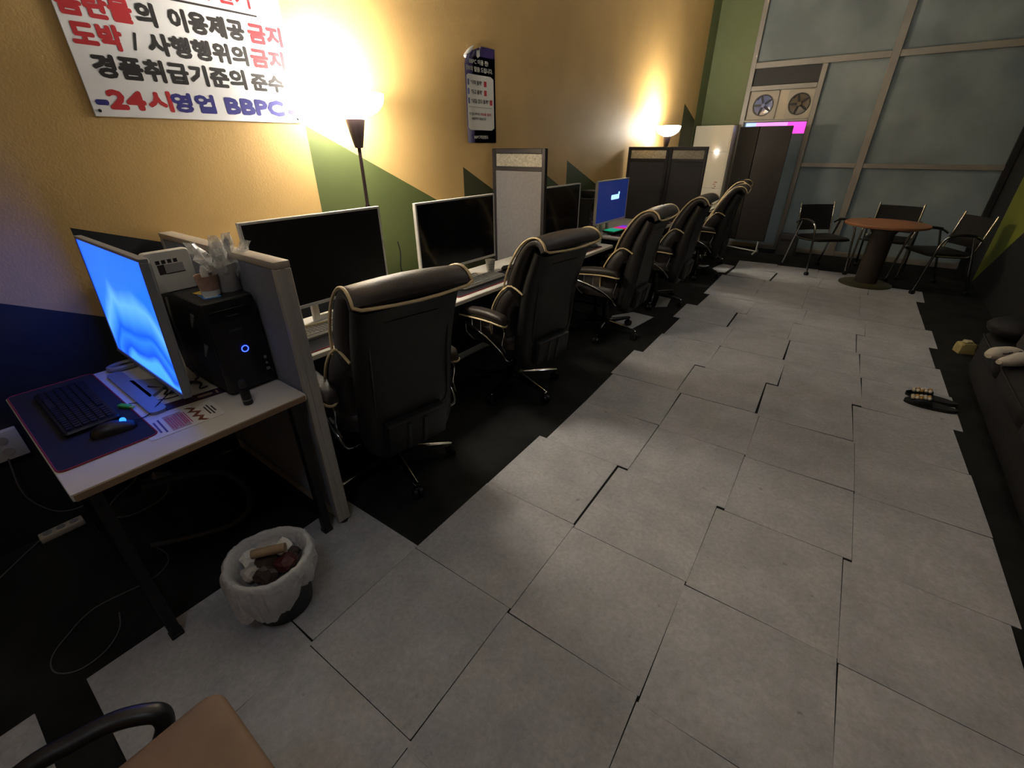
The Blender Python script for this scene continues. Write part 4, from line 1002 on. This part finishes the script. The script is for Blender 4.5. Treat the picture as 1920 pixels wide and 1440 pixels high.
def cup(label, loc, mat, r0=.026, r1=.036, h=.085, txt=True):
    t = thing('plastic_cup', label, 'cup', loc)
    bm = B(); lathe(bm, [(r0, 0), (r1, h), (r1 + .002, h + .001), (r1 + .002, h + .004), (r1 - .002, h + .003), (r0 - .002, .003)], seg=24); finish('wall', bm, mat, t)
    if txt:
        bm = B()
        for k in range(5):
            for j in range(3):
                a = math.radians(-70 + 28 * k); z = .022 + .018 * j; r_ = r0 + (r1 - r0) * z / h + .0006
                quad(bm, *[(r_ * math.cos(a + da), r_ * math.sin(a + da), z + dz) for da, dz in ((-.14, 0), (.14, 0), (.14, .006), (-.14, .006))])
        finish('print', bm, M('cup_print', (110, 108, 106), .6), t, 0)
    return t
m_cup = M('frosted_cup', (212, 208, 200), .35, trans=.25)
cup('frosted plastic cup with grey print in front of the glossy monitor', (-2.095, 2.545, ZT), m_cup)
cup('white printed paper cup at the desk end past the first tall screen', (-1.93, 3.955, ZT), m_paper, .028, .038, .10)
ph = thing('pouch', 'small black pouch lying on the desk between the cup and the second leather chair', 'pouch', (-2.03, 2.70, ZT))
bm = B(); crumple(bm, (0, 0, .014), .045, 4, (1.0, 1.9, .32)); finish('body', bm, m_plast, ph, 40)
bm = B(); tube(bm, [(-.03, -.05, .027), (.0, .0, .032), (.02, .05, .027)], .002, 6); finish('zip', bm, m_silver, ph)
cable('thin black cable hanging behind the left edge of the glossy monitor', [(-2.20, 1.80, 1.02), (-2.205, 1.815, .95), (-2.20, 1.80, .86), (-2.19, 1.82, .78), (-2.20, 1.84, .705)], .004, m_cabk)
# tower seen between the monitors
p2 = thing('computer_tower', 'dark computer tower with its back grille showing between two monitors', 'computer', (-2.315, 4.46, ZT), 0)
bm = B(); box(bm, (-.20, -.095, .008), (.06, .095, .345), .004, 1); finish('case', bm, M('grey_steel_case', (62, 62, 62), .5, .3, noise=.2, nscale=30), p2)
bm = B(); tube(bm, [(.0605, -.01, .26), (.064, -.01, .26)], .048, 24); finish('fan_grille', bm, m_steel, p2, 40)
bm = B()
for k in range(6): plate(bm, (.0605, .055, .03 + .03 * k), UY, UZ, .05, .012, .002)
for k in range(5): plate(bm, (.0605, -.06 + .03 * (k % 2), .03 + .03 * k), UY, UZ, .022, .014, .002)
finish('slot_cover', bm, m_silver, p2, 0)
bx = thing('small_box', 'small black box on top of the dark computer tower between two monitors', 'box', (-2.315, 4.48, ZT + .345))
bm = B(); box(bm, (-.08, -.06, 0), (.055, .075, .07), .006, 2); finish('body', bm, m_plast, bx)
bm = B(); tube(bm, [(.055, .01, .035), (.058, .01, .035)], .024, 18); finish('dial', bm, m_plastg, bx, 40)
# ---------------------------------------------------------------- round table and tubular chairs
tb = thing('round_table', 'round brown wooden table on a dark pedestal by the far window', 'table', (.272, 6.935, 0))
bm = B(); lathe(bm, [(.395, .690), (.405, .694), (.408, .712), (.400, .720), (.0, .7201)], seg=56, cap1=False); finish('tabletop', bm, M('brown_wood', (150, 100, 66), .4, noise=.22, nscale=5, detail=8), tb, 40)
bm = B(); lathe(bm, [(.30, .672), (.32, .680), (.32, .690)], seg=40); finish('underframe', bm, m_steel, tb)
bm = B(); lathe(bm, [(.115, .02), (.115, .60), (.16, .672)], seg=32); finish('pedestal', bm, M('dark_brown_pedestal', (48, 40, 34), .5, noise=.15, nscale=6), tb)
bm = B(); lathe(bm, [(.265, 0), (.272, .004), (.272, .014), (.25, .026), (.115, .034)], seg=48); finish('base_disc', bm, M('olive_brown_base', (64, 58, 34), .45, noise=.15, nscale=6), tb)

def tub_chair(label, loc, rz):
    """chrome tube armchair with black mesh; faces local +Y"""
    t = thing('tubular_armchair', label, 'chair', loc, rz, 'chrome tube armchairs round the wooden table')
    hw = .265
    for s in (-1, 1):
        # front leg rises, bends over as the armrest, then drops as the back leg
        bm = B(); tube(bm, spline([(s * hw, .27, .05), (s * hw, .225, .35), (s * hw, .19, .56), (s * hw, .13, .635), (s * hw, .02, .655), (s * hw, -.12, .640), (s * hw, -.20, .60)], 6), .0125, 8); fr = finish('front_leg', bm, m_chrome, t, 60)
        bm = B(); tube(bm, spline([(s * hw, .14, .640), (s * hw, .02, .664), (s * hw, -.12, .650)], 5), .018, 8, flat=.7); finish('arm_pad', bm, m_plast, fr, 60)
        bm = B(); tube(bm, spline([(s * hw, -.10, .645), (s * hw, -.16, .45), (s * hw, -.24, .15), (s * hw, -.27, .05)], 6), .0125, 8); bl = finish('back_leg', bm, m_chrome, t, 60)
        for par, y in ((fr, .272), (bl, -.272)):
            bm = B()
            for d in (-.011, .011): tube(bm, [(s * hw + d - .007, y, .025), (s * hw + d + .007, y, .025)], .025, 12)
            box(bm, (s * hw - .008, y - .010, .025), (s * hw + .008, y + .010, .058), .003, 1); finish('caster', bm, m_plast, par, 40)
        bm = B(); tube(bm, spline([(s * (hw - .035), .20, .425), (s * (hw - .035), -.13, .415), (s * (hw - .035), -.185, .46), (s * (hw - .035), -.235, .70), (s * (hw - .035), -.262, .845)], 6), .011, 8); finish('back_tube', bm, m_chrome, t, 60)
        bm = B(); tube(bm, [(s * (hw - .035), .06, .42), (s * hw, .06, .645)] if False else [(s * (hw - .04), .16, .425), (s * (hw + .004), .213, .425)], .009, 8); finish('bracket', bm, m_chrome, t, 60)
        bm = B(); tube(bm, [(s * (hw - .04), -.155, .43), (s * (hw + .002), -.162, .45)], .009, 8); finish('bracket', bm, m_chrome, t, 60)
    bm = B(); rg = []
    for z, ins in ((.415, .012), (.425, 0), (.448, 0), (.460, .02)):
        rg.append([Vector((a, b_ + .02, z)) for a, b_ in rrect(.455 - 2 * ins, .43 - 2 * ins, .05, 4)])
    loft(bm, rg); finish('seat', bm, m_leatherb, t, 40)
    bm = B(); rg = []
    for z in (.50, .52, .60, .70, .79, .815):
        y = -.19 - (z - .46) * .19
        d = -.03
        rg.append([Vector((x, y + d * (1 - (x / .23) ** 2) + th, z)) for th in (0, ) for x in [-.235 + .047 * k for k in range(11)]] + [Vector((x, y + d * (1 - (x / .23) ** 2) - .012, z)) for x in [.235 - .047 * k for k in range(11)]])
    loft(bm, rg); finish('backrest', bm, M('black_mesh_cloth', (20, 20, 22), .8, noise=.15, nscale=120), t, 50)
    return t
tc = tub_chair('black chrome-tube armchair left of the round table by the far window', (-.335, 7.36, 0), math.radians(-140))
dup(tc, (.36, 7.72, 0), math.radians(172), 'black chrome-tube armchair behind the round wooden table')
dup(tc, (.835, 7.10, 0), math.radians(118), 'black chrome-tube armchair right of the round table by the green wall')

# ---------------------------------------------------------------- far corner
ac = thing('standing_air_conditioner', 'tall white standing air conditioner in the far left corner', 'air conditioner', (-2.215, 8.42, 0))
m_acw = M('glossy_cream_plastic', (236, 228, 208), .16, noise=.02, nscale=3, spec=.6)
bm = B(); box(bm, (-.285, -.14, .0), (.285, .14, 1.79), .012, 2); finish('body', bm, m_acw, ac)
bm = B(); box(bm, (-.265, -.147, .55), (.262, -.139, 1.765), .004, 2); fp2 = finish('front_panel', bm, m_acw, ac)
bm = B()
for z in (.90, 1.42): box(bm, (-.265, -.1478, z), (.262, -.1465, z + .003))
finish('panel_joint', bm, m_silver, fp2, 0)
bm = B(); box(bm, (-.25, -.145, .08), (.25, -.139, .50), .003, 1); finish('intake_grille', bm, m_silver, ac)
bm = B()
for k in range(4): plate(bm, (.175 - .018 * (k % 2), -.1475, .99 - .03 * k), (1, 0, 0), UZ, .05 - .01 * (k % 3), .014, -.0006)
finish('sticker', bm, M('pink_sticker', (176, 120, 104), .6), fp2, 0)
bd = thing('display_board', 'tall black two-leaf display board on white feet in front of the far glazing', 'board', (-1.50, 8.0, 0))
m_bd = M('black_brown_board', (34, 29, 27), .5, noise=.12, nscale=6); m_bdd = M('black_board_leaf', (20, 20, 21), .5, noise=.1, nscale=6)
A1, A2 = Vector((0, -.03, 0)), Vector((.415, .0, 0)); A0 = Vector((-.295, .13, 0))
for nm, p, q, mt in (('left_leaf', A0, A1, m_bdd), ('right_leaf', A1, A2, m_bd)):
    bm = B(); d = (q - p); ln = d.length; a = math.atan2(d.y, d.x)
    box(bm, (0, -.015, .20), (ln - .003, .015, 1.755), .004, 1, Matrix.Translation(p) @ Matrix.Rotation(a, 4, 'Z')); lf_ = finish(nm, bm, mt, bd)
    bm = B(); c = p + d * (.25 if nm == 'left_leaf' else .8)
    tube(bm, [c + Vector((0, 0, .22)), c + Vector((0, 0, .05))], .011, 8)
    tube(bm, [c + Vector((-.02, -.17, .02)), c + Vector((0, -.16, .05)), c + Vector((0, .12, .05)), c + Vector((.0, .13, .014))], .012, 8); finish('white_foot', bm, m_pearl, lf_, 60)
bm = B(); tube(bm, [A0 + Vector((.08, -.10, .085)), A2 + Vector((-.06, -.14, .07))], .010, 8); finish('cross_bar', bm, m_pearl, bd, 60)
# ventilating fans set in the cream panel
def vent_fan(label, x, z, blade_mat, plate_w):
    t = thing('ventilating_fan', label, 'fan', (x, YF - .001, z), 0, 'ventilating fans in the far glazing')
    bm = B(); n = 32
    outer = [(plate_w / 2 * sx, .182 * sz) for sx, sz in ((1, 1), (-1, 1), (-1, -1), (1, -1))]
    ring = []
    for k in range(n):
        a = 2 * math.pi * k / n; ring.append((.138 * math.cos(a), .138 * math.sin(a)))
    def sq(k):
        a = 2 * math.pi * k / n; c, s_ = math.cos(a), math.sin(a); f = min((plate_w / 2) / max(1e-6, abs(c)), .182 / max(1e-6, abs(s_))); return (c * f, s_ * f)
    rgs = [[Vector((*(sq(k)[0], 0), sq(k)[1])) for k in range(n)], [Vector((sq(k)[0], -.022, sq(k)[1])) for k in range(n)], [Vector((ring[k][0] * 1.06, -.024, ring[k][1] * 1.06)) for k in range(n)], [Vector((ring[k][0], -.016, ring[k][1])) for k in range(n)], [Vector((ring[k][0] * .98, -.002, ring[k][1] * .98)) for k in range(n)]]
    loft(bm, rgs, cap=False); finish('plate', bm, M('grey_cream_plate', (178, 170, 156), .45, noise=.05, nscale=6), t, 30)
    bm = B(); lathe(bm, [(.136, 0), (.0, .0001)], seg=32, cap0=False, cap1=False); bmesh.ops.rotate(bm, verts=bm.verts[:], cent=(0, 0, 0), matrix=Matrix.Rotation(math.pi / 2, 3, 'X')); bmesh.ops.translate(bm, verts=bm.verts[:], vec=(0, -.001, 0)); finish('backing', bm, m_steel, t, 0)
    bm = B(); tube(bm, [(0, -.002, 0), (0, -.020, 0), (0, -.024, 0)], [.032, .030, .02], 16); finish('hub', bm, blade_mat, t, 40)
    for k in range(5):
        a0 = 2 * math.pi * k / 5; bm = B(); rg2 = []
        for j in range(6):
            r_ = .028 + .020 * j; sp = .30 + .05 * j
            rg2.append([Vector((r_ * math.cos(a0 + u * sp), -.004 - .010 * (u + 1) / 2 - th, r_ * math.sin(a0 + u * sp))) for u, th in ((-1, 0), (0, 0), (1, 0), (1, .0015), (0, .0015), (-1, .0015))])
        loft(bm, rg2); finish('blade', bm, blade_mat, t, 40)
    return t
vent_fan('left ventilating fan with clear glossy blades coloured by a bluish reflection above the display board', -1.650, 2.045, M('clear_blade_blue_reflection', (120, 128, 175), .12, spec=.8, coat=.5), .375)  # blue-white reflection on the clear blades put into their colour
vent_fan('right ventilating fan with dull brown blades above the pink light', -1.170, 2.043, M('brown_blade', (92, 80, 62), .4), .335)
pk = thing('lit_sign', 'glowing pink strip sign in the far glazing beside the black display board', 'sign', (-1.435, YF - .006, 1.745))
bm = B(); box(bm, (-.40, -.012, -.080), (.425, .008, .078), .003, 1); finish('housing', bm, m_plastg, pk)
bm = B(); box(bm, (.18, -.016, -.076), (.42, -.012, .074)); finish('pink_face', bm, M('pink_light', (230, 60, 180), .4, emit=(236, 72, 196), estr=1.0), pk, 0)
bm = B(); box(bm, (-.25, -.016, -.0), (.18, -.012, .074)); finish('pale_pink_face', bm, M('pale_pink_light', (230, 130, 220), .4, emit=(224, 130, 232), estr=1.0), pk, 0)
bm = B(); box(bm, (-.395, -.016, -.0), (-.25, -.012, .074)); finish('pale_blue_face', bm, M('pale_blue_light', (150, 170, 250), .4, emit=(150, 175, 255), estr=1.0), pk, 0)
rl = thing('indicator_lamp', 'tiny red indicator light beside the black display board', 'light', (-1.125, 8.02, 1.03))
bm = B(); lathe(bm, [(.008, -.006), (.012, 0), (.008, .008)], seg=12); finish('lens', bm, M('red_lamp', (200, 40, 50), .3, emit=(255, 60, 70), estr=2.5), rl)
bm = B(); tube(bm, [(-.03, -.005, 0), (.03, .02, .004)], .004, 6); finish('stalk', bm, m_plastg, rl)
cx = thing('carton', 'small dark carton on the floor between the display board and the far glazing', 'box', (-.80, 8.32, 0))
bm = B(); box(bm, (-.13, -.10, 0), (.13, .10, .30), .004, 1); finish('body', bm, m_plastg, cx)
bm = B(); box(bm, (-.10, -.104, .20), (.10, -.10, .24)); finish('label_band', bm, m_plast, cx, 0)

# ---------------------------------------------------------------- right-hand side: sofa and what lies there
sf = thing('sofa', 'low black leather sofa along the right-hand wall', 'sofa', (1.36, 2.95, 0))
m_sofa = M('worn_black_leather', (13, 12, 12), .6, noise=.35, nscale=9, bump=.3, bscale=60, spec=.35)
bm = B(); box(bm, (-.43, -1.35, .06), (.42, 1.35, .28), .03, 2); finish('base', bm, m_sofa, sf)
for k in range(4):
    y0 = -1.30 + .655 * k
    bm = B(); rg = []
    for z, ins in ((.27, .015), (.29, 0), (.37, 0), (.395, .02), (.405, .08)):
        rg.append([Vector((a - .10, b_ + y0 + .32, z)) for a, b_ in rrect(.70 - 2 * ins, .645 - 2 * ins, .06, 4)])
    loft(bm, rg); sc = finish('seat_cushion', bm, m_sofa, sf, 50)
    bm = B(); tube(bm, [(a - .10, b_ + y0 + .32, .372) for a, b_ in rrect(.702, .647, .06, 4)], .005, 6, closed=True); finish('seam', bm, m_leatherb, sc, 60)
    bm = B(); box(bm, (.24, y0, .40), (.40, y0 + .64, .78), .05, 3); finish('back_cushion', bm, m_sofa, sf)
for y in (-1.2, 1.2):
    for x in (-.36, .36):
        bm = B(); lathe(bm, [(.02, 0), (.028, .07)], (x, y, 0), 12); finish('foot', bm, m_steel, sf)
cl = thing('cloth_bundle', 'crumpled white knit cloth with a dark dotted line lying on the black sofa', 'cloth', (.935, 3.62, .405), math.radians(-40))
m_knit = M('white_knit', (206, 196, 180), .85, noise=.06, nscale=60, bump=.3, bscale=220)
bm = B()
for dx, dz, ln in ((-.034, .032, .25), (.036, .026, .30)):
    pth = spline([(dx, -ln / 2, dz * .9), (dx * 1.3, -.04, dz), (dx * .9, .05, dz), (dx * .6, ln / 2, dz * .8)], 5)
    tube(bm, pth, [.006 + .042 * math.sin(math.pi * (i + .4) / (len(pth) - .2)) ** .55 for i in range(len(pth))], 10, flat=.75)
finish('knit', bm, m_knit, cl, 60)
bm = B()
for k in range(9): plate(bm, (.0 + .004 * math.sin(k), -.07 + .016 * k, .048), (1, 0, 0), UY, .009, .010, .006, .002)
finish('dotted_line', bm, m_ink, cl, 0)
bg_ = thing('bag', 'dark grey bag with a white strap on the black sofa at the right edge', 'bag', (1.12, 3.78, .405), math.radians(10))
bm = B(); rg = []
for z, s in ((0, .9), (.03, 1), (.10, .96), (.16, .80), (.18, .55)):
    rg.append([Vector((a, b_, z)) for a, b_ in rrect(.22 * s, .30 * s, .05 * s, 4)])
loft(bm, rg); finish('body', bm, M('dark_grey_cloth', (58, 56, 58), .85, noise=.15, nscale=20), bg_, 50)
bm = B(); tube(bm, spline([(-.05, .06, .19), (-.10, .02, .17), (-.125, -.04, .10), (-.12, -.09, .03), (-.08, -.13, .02)], 6), .012, 8, flat=.5); finish('white_strap', bm, m_knit, bg_, 60)
bm = B(); tube(bm, [(-.02, -.02, .19), (.03, .02, .215), (.08, .03, .215)], .006, 8); finish('metal_ring', bm, m_chrome, bg_, 60)
for k, (x, y, r_, sq, lab) in enumerate(((1.02, 4.30, .14, (1.0, 1.15, .8), 'round black cushion at the far end of the sofa'), (.99, 4.52, .11, (1.1, .8, .8), 'small black bundle on the floor past the sofa end'))):
    bm = B(); s = bmesh.ops.create_uvsphere(bm, u_segments=20, v_segments=12, radius=r_)
    zb = .40 if k == 0 else 0
    if k: y = 4.50
    for v in s['verts']: v.co = Vector((v.co.x * sq[0] + (x if k == 0 else 1.10), v.co.y * sq[1] + (4.13 if k == 0 else y), max(zb, zb + r_ * .45 + v.co.z * sq[2] * .6)))
    tag(finish('cushion' if k == 0 else 'cloth_bundle', bm, m_sofa, None, 60), lab, 'cushion' if k == 0 else 'cloth')
tp = thing('paper_pouch', 'crumpled beige paper pouch lying on the dark floor beyond the sofa', 'pouch', (1.0, 4.93, .0), math.radians(25))
bm = B(); rg = []; rd = random.Random(2)
for z, s in ((0, 1.0), (.03, 1.02), (.07, .95), (.085, .88)):
    rg.append([Vector((a + rd.uniform(-.006, .006), b_ + rd.uniform(-.006, .006), z + rd.uniform(-.004, .004) * (z > 0))) for a, b_ in rrect(.115 * s, .09 * s, .015, 2)])
loft(bm, rg); finish('body', bm, M('beige_paper', (170, 158, 104), .75, noise=.12, nscale=30), tp, 25)
bm = B(); crumple(bm, (0, 0, .092), .032, 9, (1.3, 1.0, .5)); finish('crumpled_top', bm, M('pale_tissue', (188, 178, 136), .75), tp, 20)
def slipper(label, loc, rz):
    t = thing('slipper', label, 'slipper', loc, rz, 'pair of black slippers on the floor tiles')
    bm = B(); out = []
    for k in range(36):
        a = 2 * math.pi * k / 36; y = .135 * math.cos(a); wd = .046 + .010 * (y / .135 if y > 0 else .35 * y / .135); out.append((wd * math.sin(a), y))
    prism(bm, out[::-1], 0, .022); finish('sole', bm, m_rubber, t, 40)
    bm = B(); rg = []
    for y, h in ((.00, .058), (.03, .060), (.07, .050), (.11, .032), (.130, .022)):
        wd = .054 if y < .08 else .054 - (y - .08) * .55
        rg.append([Vector((wd * math.cos(a), y, .018 + (h - .018) * math.sin(a))) for a in [math.pi * k / 10 for k in range(11)]])
    loft(bm, rg, cap=False, closed=False); bmesh.ops.solidify(bm, geom=bm.faces[:], thickness=.004); up_ = finish('upper', bm, m_plast, t, 50)
    mats = [M('ivory_bead', (222, 214, 198), .4), M('amber_bead', (196, 152, 84), .4), M('pale_bead', (206, 196, 176), .4)]
    for i in range(2):
        for k in range(5):
            bm = B(); bmesh.ops.create_icosphere(bm, subdivisions=1, radius=.0125, matrix=Matrix.Translation((-.018 + .036 * i if False else (-.016 + .032 * i), .018 + .020 * k, .062 - .0003 * (k * 20) ** 1.2 * .28)))
            finish('bead', bm, mats[(k + i) % 3 if i else (k * 2) % 3], up_, 60)
    return t
sl = slipper('black slipper with pale and amber beads on the tile edge, the nearer of the pair', (.715, 3.625, .0045), math.radians(88))
dup(sl, (.725, 3.745, .0045), math.radians(84), 'black slipper with pale and amber beads on the tile edge, the farther of the pair')

# ---------------------------------------------------------------- foreground, bottom left
oc = thing('task_chair', 'black task chair whose curved armrest shows at the bottom left corner', 'chair', (-1.00, -.52, 0), math.radians(20))
bm = B(); rg = []
for z, ins in ((.40, .02), (.42, 0), (.46, 0), (.48, .03)):
    rg.append([Vector((a, b_, z)) for a, b_ in rrect(.46 - 2 * ins, .44 - 2 * ins, .08, 4)])
loft(bm, rg); finish('seat', bm, m_leatherb, oc, 40)
bm = B(); box(bm, (-.22, -.27, .52), (.22, -.22, .92), .02, 2); finish('backrest', bm, m_leatherb, oc)
bm = B(); lathe(bm, [(.026, .08), (.026, .40)], seg=14); finish('gas_column', bm, m_plast, oc)
for k in range(5):
    a = math.radians(72 * k); bm = B(); tube(bm, [(.03 * math.cos(a), .03 * math.sin(a), .09), (.27 * math.cos(a), .27 * math.sin(a), .065)], .018, 8); lg = finish('leg', bm, m_plast, oc, 60)
    bm = B(); bmesh.ops.create_uvsphere(bm, u_segments=12, v_segments=8, radius=.027, matrix=Matrix.Translation((.27 * math.cos(a), .27 * math.sin(a), .0275))); finish('caster', bm, m_rubber, lg, 60)
iv = Matrix.Rotation(math.radians(-20), 4, 'Z') @ Matrix.Translation((1.00, .52, 0))
def W2L(p): return iv @ Vector(p)
bm = B(); tube(bm, spline([W2L(p) for p in ((-.90, -.42, .45), (-.885, -.30, .56), (-.872, -.215, .60), (-.852, -.150, .605), (-.835, -.102, .605), (-.808, -.063, .60), (-.792, -.046, .585), (-.786, -.056, .55), (-.79, -.10, .50), (-.80, -.2, .46), (-.84, -.36, .44))], 6), .0185, 12, flat=.8); finish('armrest', bm, m_plast, oc, 60)
bm = B(); tube(bm, spline([(-.24, -.02, .44), (-.28, .0, .50), (-.27, .10, .60), (-.27, -.05, .62), (-.25, -.15, .50)], 6), .018, 10); finish('armrest', bm, m_plast, oc, 60)
kb_ = thing('cardboard_box', 'tan flat-topped box with a rounded corner at the bottom edge by the black armrest', 'box', (-.757, .040, 0), 0)
bm = B(); rg = []
for z, ins in ((.0, 0), (.585, 0), (.594, .004), (.600, .014)):
    rg.append([Vector((a + .20, b_ - .19, z)) for a, b_ in rrect(.40 - 2 * ins, .38 - 2 * ins, .030 - ins * .5, 6)])
loft(bm, rg); finish('body', bm, M('tan_board', (112, 88, 67), .7, noise=.10, nscale=14), kb_, 50)
bm = B(); box(bm, (.37, -.33, .40), (.4005, -.05, .42)); finish('seam', bm, M('tan_tape', (150, 118, 88), .5), kb_, 0)

# ---------------------------------------------------------------- unseen ceiling fill lights, added to raise the ambient level
def added_fill_light(label, loc):
    t = thing('added_fill_light', label, 'light', loc, 0, 'added round fill lights')
    bm = B(); lathe(bm, [(.32, 0), (.32, -.05), (.30, -.06)], seg=40); finish('housing', bm, m_pearl, t)
    bm = B(); lathe(bm, [(.30, -.06), (.25, -.085), (.0, -.095)], seg=40, cap1=False); finish('diffuser', bm, M('added_fill_glow', (230, 230, 235), .5, emit=(236, 242, 255), estr=FILL_L), t)
added_fill_light('unseen round fill light added above the near end of the room', (-.1, -.7, ZC))
added_fill_light('unseen round fill light added above the middle of the tiled aisle', (.0, 4.4, ZC))
